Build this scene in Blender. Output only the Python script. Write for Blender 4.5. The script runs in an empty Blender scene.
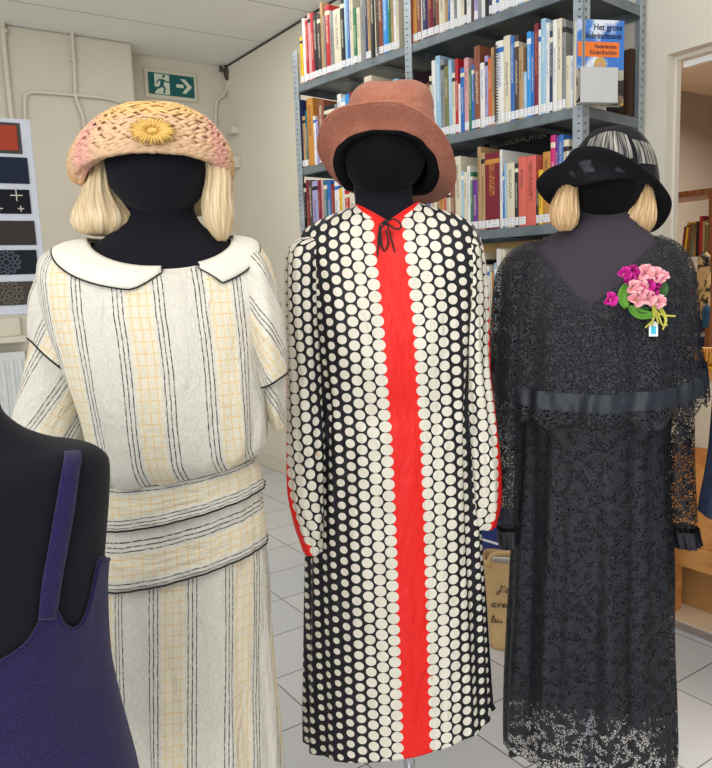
import bpy, bmesh, math, random
import numpy as np
from mathutils import Vector, Matrix
random.seed(7)
sc = bpy.context.scene
COL = sc.collection
# ------------------------------------------------------------------ camera
F = 740.0; H = 1.35
_p = math.radians(8.0); _r = math.radians(2.05)
FW = np.array([0, math.cos(_p), -math.sin(_p)]); _u0 = np.array([0, math.sin(_p), math.cos(_p)]); _r0 = np.array([1., 0, 0])
RT = math.cos(_r)*_r0 - math.sin(_r)*_u0; UP = math.cos(_r)*_u0 + math.sin(_r)*_r0
CAM = np.array([0, 0, H])
cd = bpy.data.cameras.new('camera'); cam = bpy.data.objects.new('camera', cd); COL.objects.link(cam)
cd.sensor_fit = 'HORIZONTAL'; cd.sensor_width = 36; cd.lens = F/712*36; cd.clip_start = 0.05
M = Matrix.Identity(4)
for i in range(3):
    M[i][0] = RT[i]; M[i][1] = UP[i]; M[i][2] = -FW[i]; M[i][3] = CAM[i]
cam.matrix_world = M
sc.camera = cam
# ------------------------------------------------------------------ world, lamps, exposure
sc.view_settings.view_transform = 'Standard'; sc.view_settings.look = 'None'
sc.view_settings.gamma = 1; sc.view_settings.use_curve_mapping = False
sc.view_settings.exposure = 0.15
w = bpy.data.worlds.new('daylight'); sc.world = w; w.use_nodes = True
w.node_tree.nodes['Background'].inputs[0].default_value = (0.93, 0.96, 1.0, 1)
w.node_tree.nodes['Background'].inputs[1].default_value = 0.62
def area(name, loc, target, sx, sy, power, col):
    l = bpy.data.lights.new(name, 'AREA'); l.shape = 'RECTANGLE'; l.size = sx; l.size_y = sy; l.energy = power; l.color = col
    o = bpy.data.objects.new(name, l); COL.objects.link(o); o.location = loc
    o.rotation_euler = (Vector(target)-Vector(loc)).to_track_quat('-Z', 'Y').to_euler()
    return o
area('window_light', (-1.6, -2.6, 1.7), (0.1, 2.2, .9), 3.4, 2.2, 112, (0.97, 0.98, 1.0))
area('ceiling_light_front', (0.3, 0.5, 2.88), (0.3, .7, 0), 2.2, 1.2, 24, (1, 0.98, 0.94))
area('ceiling_light_back', (-0.6, 3.6, 2.86), (-0.6, 3.7, 0), 1.2, 1.2, 16, (1, 0.97, 0.92))
area('side_room_light', (2.6, 4.2, 2.5), (2.4, 3.9, 0), 0.9, 0.5, 46, (1, 0.93, 0.84))
# ------------------------------------------------------------------ geometry helpers
def ray(px, py): return FW + RT*(px-356)/F + UP*(384-py)/F
def at(px, py, Y):
    d = ray(px, py); return CAM + d*(Y/d[1])
def atz(px, py, Z):
    d = ray(px, py); return CAM + d*((Z-H)/d[2])
def pxw(Y): return Y/F                       # metres per pixel at depth Y
def az(a): a = math.radians(a); return np.array([math.sin(a), math.cos(a), 0.])
def plane_hit(px, py, P0, n):
    d = ray(px, py); return CAM + d*(((P0-CAM)@n)/(d@n))

def tag(o, label=None, cat=None, group=None, kind=None):
    if label: o['label'] = label
    if cat: o['category'] = cat
    if group: o['group'] = group
    if kind: o['kind'] = kind
    return o
def empty(name, loc=(0, 0, 0), **k):
    o = bpy.data.objects.new(name, None); COL.objects.link(o); o.location = tuple(loc); o.empty_display_size = .05
    return tag(o, **k)
def link(name, me, parent=None, loc=None):
    """link mesh built in world coordinates; loc becomes the origin"""
    o = bpy.data.objects.new(name, me); COL.objects.link(o)
    if parent is not None:
        o.parent = parent
        base = Vector((0, 0, 0)); q = parent
        while q is not None: base += q.location; q = q.parent
        if loc is None: loc = base
        me.transform(Matrix.Translation(-Vector(loc))); o.location = Vector(loc)-base
    else:
        if loc is None: loc = (0, 0, 0)
        me.transform(Matrix.Translation(-Vector(loc))); o.location = Vector(loc)
    return o
class MB:
    def __init__(s): s.v = []; s.f = []; s.m = []; s.uv = {}; s.smooth = []
    def add(s, vs, fs, mi=0, uvs=None, smooth=False):
        b = len(s.v); s.v += [tuple(map(float, q)) for q in vs]
        for k, f in enumerate(fs):
            s.f.append([b+i for i in f]); s.m.append(mi); s.smooth.append(smooth)
            if uvs is not None: s.uv[len(s.f)-1] = uvs[k]
    def box(s, lo, hi, fr=None, mi=0):
        """axis box; fr=(O,X,Y,Z) local frame"""
        vs = [(x, y, z) for x in (lo[0], hi[0]) for y in (lo[1], hi[1]) for z in (lo[2], hi[2])]
        if fr is not None: vs = [fr[0]+fr[1]*a+fr[2]*b+fr[3]*c for a, b, c in vs]
        fs = [(0, 1, 3, 2), (4, 6, 7, 5), (0, 4, 5, 1), (2, 3, 7, 6), (0, 2, 6, 4), (1, 5, 7, 3)]
        if fr is not None and np.dot(np.cross(fr[1], fr[2]), fr[3]) < 0: fs = [f[::-1] for f in fs]
        s.add(vs, fs, mi)
    def tube(s, pts, rad, n=8, mi=0, cap=True, closed=False):
        pts = [np.array(p, float) for p in pts]; m = len(pts)
        if not hasattr(rad, '__len__'): rad = [rad]*m
        rings = []; prev = None
        for i, p in enumerate(pts):
            a = pts[(i-1) % m] if (closed or i > 0) else p; b = pts[(i+1) % m] if (closed or i < m-1) else p
            t = b-a; t = t/(np.linalg.norm(t)+1e-12)
            if prev is None:
                h = np.array([0, 0, 1.]) if abs(t[2]) < .9 else np.array([1., 0, 0])
                x = np.cross(h, t)
            else: x = prev - t*(prev@t)
            x = x/(np.linalg.norm(x)+1e-12); prev = x; y = np.cross(t, x)
            rings.append([p+rad[i]*(x*math.cos(q)+y*math.sin(q)) for q in [2*math.pi*k/n for k in range(n)]])
        vs = [v for r in rings for v in r]; fs = []
        for i in range(m if closed else m-1):
            j = (i+1) % m
            for k in range(n): fs.append((i*n+k, i*n+(k+1) % n, j*n+(k+1) % n, j*n+k))
        if cap and not closed: fs += [tuple(range(n))[::-1], tuple((m-1)*n+k for k in range(n))]
        s.add(vs, fs, mi, smooth=True)
    def prism(s, poly, O, X, Y, Z, d, mi=0):
        """2D polygon extruded by d along Z"""
        n = len(poly); vs = [O+X*a+Y*b for a, b in poly]+[O+X*a+Y*b+Z*d for a, b in poly]
        fs = [tuple(range(n))[::-1], tuple(range(n, 2*n))]+[(i, (i+1) % n, n+(i+1) % n, n+i) for i in range(n)]
        s.add(vs, fs, mi)
    def grid(s, P, mi=0, uv=None, wrapu=False, smooth=True):
        """P[j][i] grid of points"""
        nj = len(P); ni = len(P[0]); vs = [p for r in P for p in r]; fs = []; uvs = []
        for j in range(nj-1):
            for i in range(ni if wrapu else ni-1):
                i2 = (i+1) % ni; fs.append((j*ni+i, j*ni+i2, (j+1)*ni+i2, (j+1)*ni+i))
                if uv is not None:
                    uvs.append((uv[j][i], uv[j][i+1], uv[j+1][i+1], uv[j+1][i]))
        s.add(vs, fs, mi, uvs if uv is not None else None, smooth)
    def build(s, name, mats, parent=None, loc=None, bevel=0, solid=0, sub=0, doublesided=True):
        me = bpy.data.meshes.new(name); me.from_pydata(s.v, [], s.f)
        if not isinstance(mats, (list, tuple)): mats = [mats]
        for m in mats: me.materials.append(m)
        me.polygons.foreach_set('material_index', s.m); me.polygons.foreach_set('use_smooth', s.smooth)
        if s.uv:
            l = me.uv_layers.new(name='UVMap')
            for fi, u in s.uv.items():
                for k, li in enumerate(me.polygons[fi].loop_indices): l.data[li].uv = u[k]
        me.update()
        o = link(name, me, parent, loc)
        if sub: md = o.modifiers.new('s', 'SUBSURF'); md.levels = md.render_levels = sub
        if solid: md = o.modifiers.new('t', 'SOLIDIFY'); md.thickness = solid; md.offset = 0
        if bevel: md = o.modifiers.new('b', 'BEVEL'); md.width = bevel; md.segments = 2; md.limit_method = 'ANGLE'
        return o
def cr(vals, t):
    """Catmull-Rom through rows of vals at parameter t in 0..len-1"""
    vals = np.asarray(vals, float); n = len(vals); i = min(int(t), n-2); f = t-i
    p0 = vals[max(i-1, 0)]; p1 = vals[i]; p2 = vals[i+1]; p3 = vals[min(i+2, n-1)]
    return .5*((2*p1)+(-p0+p2)*f+(2*p0-5*p1+4*p2-p3)*f*f+(-p0+3*p1-3*p2+p3)*f**3)
def smooth_path(pts, n): return [cr(pts, k*(len(pts)-1)/(n-1)) for k in range(n)]
def closed_curve(pts, n):
    pts = np.asarray(pts, float); m = len(pts); out = []
    for k in range(n):
        t = k*m/n; i = int(t); f = t-i
        p0, p1, p2, p3 = pts[(i-1) % m], pts[i % m], pts[(i+1) % m], pts[(i+2) % m]
        out.append(.5*((2*p1)+(-p0+p2)*f+(2*p0-5*p1+4*p2-p3)*f*f+(-p0+3*p1-3*p2+p3)*f**3))
    return np.array(out)
# ------------------------------------------------------------------ shader helpers
def lin(c):
    if isinstance(c, str): c = [int(c[i:i+2], 16) for i in (0, 2, 4)]
    if max(c) > 1: c = [q/255 for q in c]
    return tuple(((q/12.92) if q <= .04045 else ((q+.055)/1.055)**2.4) for q in c)+(1,)
class NT:
    def __init__(s, name):
        s.mat = bpy.data.materials.new(name); s.mat.use_nodes = True; s.t = s.mat.node_tree
        s.b = s.t.nodes['Principled BSDF']; s.out = s.t.nodes['Material Output']
    def n(s, typ, **k):
        q = s.t.nodes.new('ShaderNode'+typ)
        for a, v in k.items(): setattr(q, a, v)
        return q
    def put(s, sock, v):
        if hasattr(v, 'is_linked') or isinstance(v, bpy.types.NodeSocket): s.t.links.new(v, sock)
        elif v is not None:
            if hasattr(sock.default_value, '__len__') and not hasattr(v, '__len__'): v = [v]*len(sock.default_value)
            sock.default_value = v
    def m(s, op, a, b=None, c=None, clamp=False):
        q = s.n('Math', operation=op, use_clamp=clamp)
        for i, v in enumerate((a, b, c)):
            if v is not None: s.put(q.inputs[i], v)
        return q.outputs[0]
    def mix(s, fac, a, b):
        q = s.n('Mix', data_type='RGBA'); s.put(q.inputs[0], fac); s.put(q.inputs[6], a); s.put(q.inputs[7], b); return q.outputs[2]
    def uv(s):
        q = s.n('UVMap'); x = s.n('SeparateXYZ'); s.t.links.new(q.outputs[0], x.inputs[0]); return q.outputs[0], x.outputs[0], x.outputs[1]
    def obj(s): return s.n('TexCoord').outputs['Object']
    def gen(s): return s.n('TexCoord').outputs['Generated']
    def noise(s, scale, detail=3, vec=None, rough=.5, dist=0):
        q = s.n('TexNoise'); q.inputs['Scale'].default_value = scale; q.inputs['Detail'].default_value = detail; q.inputs['Roughness'].default_value = rough
        q.inputs['Distortion'].default_value = dist
        s.put(q.inputs['Vector'], vec if vec is not None else s.obj()); return q.outputs[0]
    def voro(s, scale, feature='F1', vec=None, rand=1):
        q = s.n('TexVoronoi', feature=feature); q.inputs['Scale'].default_value = scale; q.inputs['Randomness'].default_value = rand
        s.put(q.inputs['Vector'], vec if vec is not None else s.obj()); return q
    def ramp(s, fac, stops, interp='LINEAR'):
        q = s.n('ValToRGB'); q.color_ramp.interpolation = interp; e = q.color_ramp.elements
        while len(e) < len(stops): e.new(.5)
        for k, (p, c) in enumerate(stops): e[k].position = p; e[k].color = c if len(c) == 4 else tuple(c)+(1,)
        s.put(q.inputs[0], fac); return q.outputs[0]
    def mapping(s, vec, scale=(1, 1, 1), rot=(0, 0, 0), loc=(0, 0, 0)):
        q = s.n('Mapping'); s.put(q.inputs[0], vec); q.inputs['Scale'].default_value = scale; q.inputs['Rotation'].default_value = rot; q.inputs['Location'].default_value = loc
        return q.outputs[0]
    def bump(s, h, strength=.3, dist=.002):
        q = s.n('Bump'); q.inputs['Strength'].default_value = strength; q.inputs['Distance'].default_value = dist
        s.put(q.inputs['Height'], h); s.t.links.new(q.outputs[0], s.b.inputs['Normal']); return q
    def set(s, col=None, rough=None, metal=None, spec=None, **k):
        if col is not None: s.put(s.b.inputs['Base Color'], col)
        if rough is not None: s.put(s.b.inputs['Roughness'], rough)
        if metal is not None: s.put(s.b.inputs['Metallic'], metal)
        if spec is not None: s.put(s.b.inputs['Specular IOR Level'], spec)
        for a, v in k.items(): s.put(s.b.inputs[a], v)
        return s.mat
def plain(name, c, rough=.6, metal=0, var=.12, scale=18, bump=0, spec=.4, bscale=120):
    t = NT(name); c = lin(c)
    d = tuple(q*(1-var) for q in c[:3])+(1,); e = tuple(min(1, q*(1+var)) for q in c[:3])+(1,)
    nz = t.noise(scale, 4)
    t.set(t.ramp(nz, [(.3, d), (.7, e)]), rough, metal, spec)
    if bump: t.bump(t.noise(bscale, 3), bump, .001)
    return t.mat
# ------------------------------------------------------------------ room
D1 = az(-34); D2 = az(56)                      # along the right wall (away), and across (away to the right)
JAMB = np.array([1.151, 2.648, 0])-az(-34)*-.062; CORNER = np.array([-0.87, 5.66, 0]); ZC = 2.92
ZV = np.array([0, 0, 1.])
def wall_mat(name, c):
    t = NT(name); c = lin(c)
    n1 = t.noise(1.3, 4); n2 = t.noise(60, 3)
    t.set(t.ramp(n1, [(.3, tuple(q*.95 for q in c[:3])+(1,)), (.7, c)]), .8, 0, .2); t.bump(n2, .12, .002); return t.mat
M_wall = wall_mat('painted_wall', (210, 203, 186)); M_cream = wall_mat('cream_paint', (224, 217, 200))
M_trim = wall_mat('trim_paint', (216, 209, 190))
t = NT('floor_tiles')
v = t.mapping(t.obj(), rot=(0, 0, math.radians(0)))
br = t.n('TexBrick'); br.offset = 0; br.squash = 1
t.put(br.inputs['Vector'], v); br.inputs['Scale'].default_value = 1; br.inputs['Mortar Size'].default_value = .0028; br.inputs['Mortar Smooth'].default_value = .3
br.inputs['Brick Width'].default_value = .34; br.inputs['Row Height'].default_value = .28
br.inputs['Color1'].default_value = lin((218, 217, 216)); br.inputs['Color2'].default_value = lin((206, 207, 209)); br.inputs['Mortar'].default_value = lin((96, 92, 90))
mul = t.mix(t.m('MULTIPLY', t.noise(7, 6), .25), br.outputs[0], lin((184, 182, 182)))
t.set(mul, t.m('ADD', t.m('MULTIPLY', t.noise(9, 3), .15), .26), 0, .5); t.bump(br.outputs['Fac'], -.4, .002); M_floor = t.mat
def floor_obj():
    m = MB(); m.add([(-5, -4, 0), (5, -4, 0), (5, 7, 0), (-5, 7, 0)], [(0, 1, 2, 3)])
    me = bpy.data.meshes.new('floor'); o = m.build('floor', M_floor)
    # the object's own axes follow the room: rotate the object, counter-rotate the mesh; grout nodes land on A/B lines
    a = math.radians(-56+90)     # local X along D2
    o.data.transform(Matrix.Rotation(-a, 4, 'Z')); o.rotation_euler = (0, 0, a)
    # shift so that the grid passes the measured grout crossing
    P = Matrix.Rotation(-a, 4, 'Z') @ Vector((0.9936, 2.2528, 0))
    sx = P.x % .34; sy = P.y % .28
    o.data.transform(Matrix.Translation((-sx, -sy, 0))); o.location = Matrix.Rotation(a, 4, 'Z') @ Vector((sx, sy, 0))
    return o
tag(floor_obj(), kind='structure')
# ceiling with panel joints running across the room
t = NT('ceiling_panels')
br = t.n('TexBrick'); br.offset = 0; t.put(br.inputs['Vector'], t.obj()); br.inputs['Scale'].default_value = 1
br.inputs['Mortar Size'].default_value = .004; br.inputs['Brick Width'].default_value = 2.4; br.inputs['Row Height'].default_value = .62
br.inputs['Color1'].default_value = lin((236, 236, 232)); br.inputs['Color2'].default_value = lin((232, 232, 228)); br.inputs['Mortar'].default_value = lin((150, 146, 138))
t.set(br.outputs[0], .85, 0, .2); M_ceil = t.mat
m = MB(); a = math.radians(34)
R = lambda x, y, z: np.array([0, 0, z])+CORNER+D2*x-D1*y
vs = [R(-6, -.05, ZC), R(.05, -.05, ZC), R(.05, 4.6, ZC), R(-6, 4.6, ZC)]
vs += [p+ZV*.08 for p in vs]
m.add(vs, [(0, 1, 2, 3), (7, 6, 5, 4), (0, 4, 5, 1), (1, 5, 6, 2), (2, 6, 7, 3), (3, 7, 4, 0)])
o = m.build('ceiling', M_ceil, loc=tuple(CORNER+ZV*ZC)); o.data.transform(Matrix.Rotation(-a, 4, 'Z')); o.rotation_euler = (0, 0, a)
tag(o, kind='structure')
# right wall: runs from the corner past the shelving to the doorway, with the opening cut out
DL = float((JAMB-CORNER)@(-D1)); TH = .085
DOORW, DOORH = .98, float(plane_hit(666, 54.4, JAMB, D2)[2])
fr = (CORNER, -D1, D2, ZV)                     # X along towards camera, Y into the wall
m = MB(); m.box((-.2, 0, 0), (DL, TH, ZC), fr); m.box((DL, 0, DOORH), (DL+DOORW, TH, ZC), fr); m.box((DL+DOORW, 0, 0), (DL+DOORW+1.2, TH, ZC), fr)
tag(m.build('wall_right', M_cream, loc=tuple(CORNER)), kind='structure')
m = MB(); m.box((-.2-0.0, -.018, 0), (DL-.12, -.002, .09), fr)
tag(m.build('baseboard_right', M_trim, loc=tuple(CORNER)), kind='structure')
# door casing and threshold
m = MB()
m.box((DL, .045, 0), (DL+.008, .075, DOORH), fr); m.box((DL+.008, .045, DOORH-.014), (DL+DOORW, .075, DOORH), fr)
tag(m.build('door_1', M_cream, loc=tuple(JAMB), bevel=.002), kind='structure')
M_alu = plain('threshold_aluminium', (196, 200, 204), .35, .6, .05)
m = MB(); m.box((DL, .0, 0), (DL+DOORW, .05, .008), fr)
tag(m.build('trim_1', M_alu, loc=tuple(JAMB)), kind='structure')
M_white = plain('white_plastic', (240, 240, 238), .4, 0, .03)
m = MB(); m.box((DL+.012, .078, DOORH-.036), (DL+DOORW, .10, DOORH-.016), fr)
tag(m.build('trim_2', M_white, loc=tuple(JAMB+ZV*DOORH)), kind='structure')
# left wall (with the exit sign) and the boxed-out part of it
LW = CORNER; NL = D1                            # outward normal of the left wall away from the room
fl = (CORNER, -D2, D1, ZV)                      # X to the left and nearer, Y into the wall
m = MB(); m.box((-.3, 0, 0), (5.2, .15, ZC), fl); tag(m.build('wall_left', M_wall, loc=tuple(CORNER)), kind='structure')
def onleft(px, py, off=0.): return plane_hit(px, py, CORNER-D1*off, D1)
def lx(P): return float((P-CORNER)@(-D2))
bx = lx(onleft(133, 60, .22))
m = MB(); m.box((bx, -.22, 0), (5.2, 0, ZC), fl); tag(m.build('wall_left_chase', M_wall, loc=tuple(CORNER-D2*bx), bevel=.02), kind='structure')
CH = .22
# dark shadow gap strip under the ceiling on the right wall
M_dark = plain('dark_gap', (60, 58, 55), .7)
m = MB(); m.box((0.02, -.008, ZC-.012), (DL, 0, ZC-.003), fr); tag(m.build('trim_3', M_dark, loc=tuple(CORNER+ZV*(ZC-.02))), kind='structure')
# side room beyond the doorway
M_srf = plain('side_room_floor', (232, 206, 172), .45, 0, .1, 6); M_srw = wall_mat('side_room_wall', (172, 160, 148)); M_src = wall_mat('side_room_ceiling', (222, 206, 190))
O2 = JAMB+D2*(TH+.002)
fo = (O2, -D1, D2, ZV)
m = MB(); m.box((-1.6, 0, .0), (1.9, 3.1, .004), fo); tag(m.build('floor_side_room', M_srf, loc=tuple(O2)), kind='structure')
m = MB(); m.box((-1.6, 0, 2.6), (1.9, 3.1, 2.66), fo); tag(m.build('ceiling_side_room', M_src, loc=tuple(O2+ZV*2.6)), kind='structure')
m = MB(); m.box((-1.6, 3.1, 0), (1.9, 3.2, 2.66), fo); tag(m.build('wall_back', M_srw, loc=tuple(O2+D2*3.1)), kind='structure')
m = MB(); m.box((-1.7, 0, 0), (-1.6, 3.2, 2.66), fo); tag(m.build('wall_side', M_srw, loc=tuple(O2+D1*1.6)), kind='structure')
m = MB(); m.box((1.9, 0, 0), (2.0, 3.2, 2.66), fo); tag(m.build('wall_near', M_srw, loc=tuple(O2-D1*1.9)), kind='structure')
# ------------------------------------------------------------------ pipes, sensor, exit sign, radiator, board on the left
M_pipe = wall_mat('painted_pipe', (214, 207, 190))
def pipe(pts, r, label, off, clamps=()):
    P = [onleft(x, y, off) for x, y in pts]; e = empty('wall_pipe', P[-1], label=label, cat='pipe', group='pipes on the left wall')
    mb = MB(); mb.tube(smooth_path(P, 6*len(P)), r, 10); mb.build('pipe_run', M_pipe, e)
    for (x, y) in clamps:
        q = onleft(x, y, off); mb = MB(); mb.tube([q-ZV*.012, q+ZV*.012], r*1.7, 10); mb.box((-.02, 0, -.006), (.02, .03, .006), (q, D2, D1, ZV)); mb.build('clamp', M_pipe, e)
o_ = CH+.025
pipe([(1, -8), (3, 30), (7, 75), (12, 122), (18, 170)], .014, 'thick cream vertical pipe at the far left behind the swatch board', o_, [(3.5, 31)])
pipe([(70, -8), (72, 30), (74, 60), (75, 85), (76, 98), (83, 118), (84, 140)], .010, 'thin cream pipe dropping from the ceiling beside the yellow hat', o_, [(74, 60)])
pipe([(25, 150), (25, 118), (25, 98), (29, 93), (36, 92), (70, 94.5), (105, 98), (122, 102)], .010, 'cream pipe bending and running level behind the yellow hat', o_+.0)
pipe([(227, 78), (227, 88), (224, 95), (218, 100), (216, 108), (216, 135)], .010, 'cream pipe below the brown sensor near the corner', .02)
q = onleft(227, 66, .03); M_brass = plain('tarnished_brass', (84, 74, 60), .5, .5, .3, 60)
e = empty('pipe_valve', q, label='small dark brass valve on the pipe just under the ceiling corner', cat='valve')
mb = MB(); mb.tube([q+ZV*.03, q+ZV*.01, q-ZV*.01, q-ZV*.05, q-ZV*.1], [.012, .024, .018, .03, .014], 12); mb.build('valve_body', M_brass, e)
mb = MB(); mb.tube([q-D2*.045+ZV*-.03, q-ZV*.03], .008, 8); mb.tube([q-D2*.05-ZV*.045, q-D2*.05-ZV*.01], .012, 8); mb.build('handle', M_brass, e)
mb = MB(); mb.tube([q+ZV*.03, q+ZV*.075], .013, 10); mb.build('pipe_end', M_pipe, e)
for (x, y, hh, lab) in ((234, 131, .05, 'small cream junction box at the wall corner above the other'), (235, 163, .08, 'cream junction box low on the wall corner behind the yellow hat')):
    q = plane_hit(x, y, CORNER-D2*.02, D2)
    mb = MB(); mb.box((-.055, -.04, -hh/2), (.055, .02, hh/2), (q, -D1, D2, ZV)); o = mb.build('junction_box', M_pipe, loc=tuple(q), bevel=.006); tag(o, lab, 'junction box')
# exit sign
c0, c1, c2, c3 = [onleft(x, y, .02) for x, y in ((146.5, 67.5), (192.5, 75), (193.5, 96), (149, 89.5))]
X = -(c0-c1)/np.linalg.norm(c1-c0); X = D2.copy(); W = float((c1-c0)@D2); Hh = float(c0[2]-c3[2]); O = c3.copy()
O[2] = (c3[2]+c2[2])/2-.02; W, Hh = W, float(((c0-c3)[2]+(c1-c2)[2])/2)
e = empty('exit_sign', O, label='green emergency exit sign with running figure and white arrow', cat='sign')
M_green = plain('sign_green', (12, 92, 92), .35, 0, .05); M_glow = plain('sign_white', (206, 214, 190), .4, 0, .03); M_clear = plain('sign_plate', (208, 202, 184), .2, 0, .02)
N = -D1
mb = MB(); mb.box((-.025, -.025, -.012), (W+.025, Hh+.025, -.004), (O, X, ZV, N)); mb.build('backing_plate', M_clear, e, bevel=.004)
mb = MB(); mb.box((0, 0, -.004), (W, Hh, 0), (O, X, ZV, N)); mb.build('sign_panel', M_green, e)
def sp(poly, dz=.001, sx=W, sy=Hh): return [(a*sx, b*sy) for a, b in poly], dz
def flat(poly, name, mat, z0, d=.0012):
    mb = MB(); mb.prism([(a*W, b*Hh) for a, b in poly], O+N*z0, X, ZV, N, d); return mb
mb = flat([(.13, .03), (.45, .03), (.45, .95), (.13, .95)], '', None, .0); mb.build('door_symbol', M_glow, e)
mb = MB()
for poly in ([(.60, .42), (.76, .42), (.76, .58), (.60, .58)], [(.72, .16), (.80, .16), (.95, .5), (.80, .84), (.70, .84), (.84, .5)], ):
    mb.prism([(a*W, b*Hh) for a, b in poly], O, X, ZV, N, .0013)
mb.build('arrow', M_glow, e)
mb = MB()
def limb(a, b, w_):
    a = np.array([a[0]*W, a[1]*Hh]); b = np.array([b[0]*W, b[1]*Hh]); d = (b-a)/np.linalg.norm(b-a); p = np.array([-d[1], d[0]])*w_*Hh
    mb.prism([tuple(a-p), tuple(b-p), tuple(b+p), tuple(a+p)], O+N*.0012, X, ZV, N, .0012)
for a, b, w_ in (((.30, .72), (.28, .42), .09), ((.30, .70), (.21, .66), .035), ((.21, .66), (.17, .52), .03), ((.31, .70), (.38, .62), .035), ((.38, .62), (.45, .62), .03),
                 ((.28, .44), (.35, .28), .05), ((.35, .28), (.31, .08), .04), ((.28, .44), (.21, .30), .05), ((.21, .30), (.12, .30), .04), ((.10, .12), (.18, .30), .05)): limb(a, b, w_)
mb.prism([((.33+.03*math.cos(k))*W, .86*Hh+.03*W*math.sin(k)) for k in [2*math.pi*i/12 for i in range(12)]], O+N*.0012, X, ZV, N, .0012)
mb.build('running_figure', M_green, e)
# window ledge + radiator at the far left
M_rad = plain('radiator_enamel', (222, 226, 222), .35, 0, .03)
Lp = onleft(24, 345, CH+.10)
fL = (np.array([Lp[0], Lp[1], 0]), -D2, D1, ZV)
ztop = onleft(20, 352, CH+.1)[2]
e = empty('radiator', (Lp[0]-D2[0]*.4, Lp[1]-D2[1]*.4, .1), label='white panel radiator under the ledge at the far left wall', cat='radiator')
mb = MB(); mb.box((.0, .0, .12), (1.3, .012, ztop), fL)
for k in range(26): mb.box((.02+k*.05, -.012, .15), (.045+k*.05, .0, ztop-.04), fL)
mb.build('front_panel', M_rad, e, bevel=.003)
mb = MB(); mb.box((.0, .012, ztop-.012), (1.3, .085, ztop+.004), fL); mb.build('top_grille', M_rad, e, bevel=.003)
mb = MB(); mb.box((.05, .02, .14), (1.25, .08, ztop-.02), fL); mb.build('back_panel', M_rad, e)
mb = MB(); q = fL[0]-D2*.06+ZV*(ztop-.09)+D1*.04; mb.tube([q-ZV*.5, q, q+ZV*.03], [.009, .02, .016], 10); mb.build('valve', M_rad, e)
z1, z2 = onleft(10, 318, CH)[2], onleft(10, 343, CH+.14)[2]
mb = MB(); mb.box((-.02, -.14+.10, z2), (2.2, .10, z2+.035), fL); mb.box((-.0, .06, z2+.035), (2.2, .10, z1), fL)
o = mb.build('window_ledge', M_cream, loc=tuple(fL[0]+ZV*z2), bevel=.004); tag(o, 'cream boxed ledge above the radiator, below the fabric swatch board', 'ledge')
# swatch board
Yb = 2.75
A0, B0 = at(30, 119.5, Yb), at(50, 313, Yb-.06)
Zb = (A0-B0); Hb = np.linalg.norm(Zb); Zb = Zb/Hb; Xb = -az(62); Xb = Xb-Zb*(Xb@Zb); Xb /= np.linalg.norm(Xb); Nb = np.cross(Zb, -Xb); Nb = Nb if Nb[1] < 0 else -Nb
e = empty('swatch_board', B0, label='pale grey display board with six dark and red fabric swatches at the left edge', cat='display board')
M_board = plain('board_card', (196, 200, 208), .6, 0, .04)
mb = MB(); mb.box((0, 0, -.02), (.62, Hb, 0), (B0, Xb, Zb, Nb)); mb.build('backing_board', M_board, e, bevel=.003)
def board_xy(px, py):
    P = plane_hit(px, py, B0, Nb); return float((P-B0)@Xb), float((P-B0)@Zb)
M_knit = {}
def swatch_mat(nm, c, c2, kind):
    t = NT(nm); nz = t.noise(90, 4)
    base = t.mix(nz, lin(c), tuple(q*.8 for q in lin(c)[:3])+(1,))
    if kind:
        v = t.voro(kind, 'DISTANCE_TO_EDGE', rand=.4)
        w_ = t.m('LESS_THAN', t.m('ABSOLUTE', t.m('SUBTRACT', v.outputs[0], .12)), .035)
        base = t.mix(t.m('MULTIPLY', w_, .7), base, lin(c2))
    t.set(base, .8, 0, .2); t.bump(t.noise(300, 2), .4, .001); return t.mat
sw = [(126, 151, 16, 'A8422F', '8a3020', 0, 'red wool swatch with dark felt edge'), (158, 184, 27, '1E2838', '2a3444', 0, 'navy swatch'), (190, 214, 29, '15171C', '8C8C84', 0, 'black swatch with small crosses'),
      (221, 245, 34, '3A3532', '443e3a', 0, 'brown swatch'), (250, 274, 36, '1C2028', '56606C', 0, 'black swatch with pale medallion'), (281, 304, 40, '4A423E', '7C7468', 0, 'brown patterned swatch')]
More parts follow.
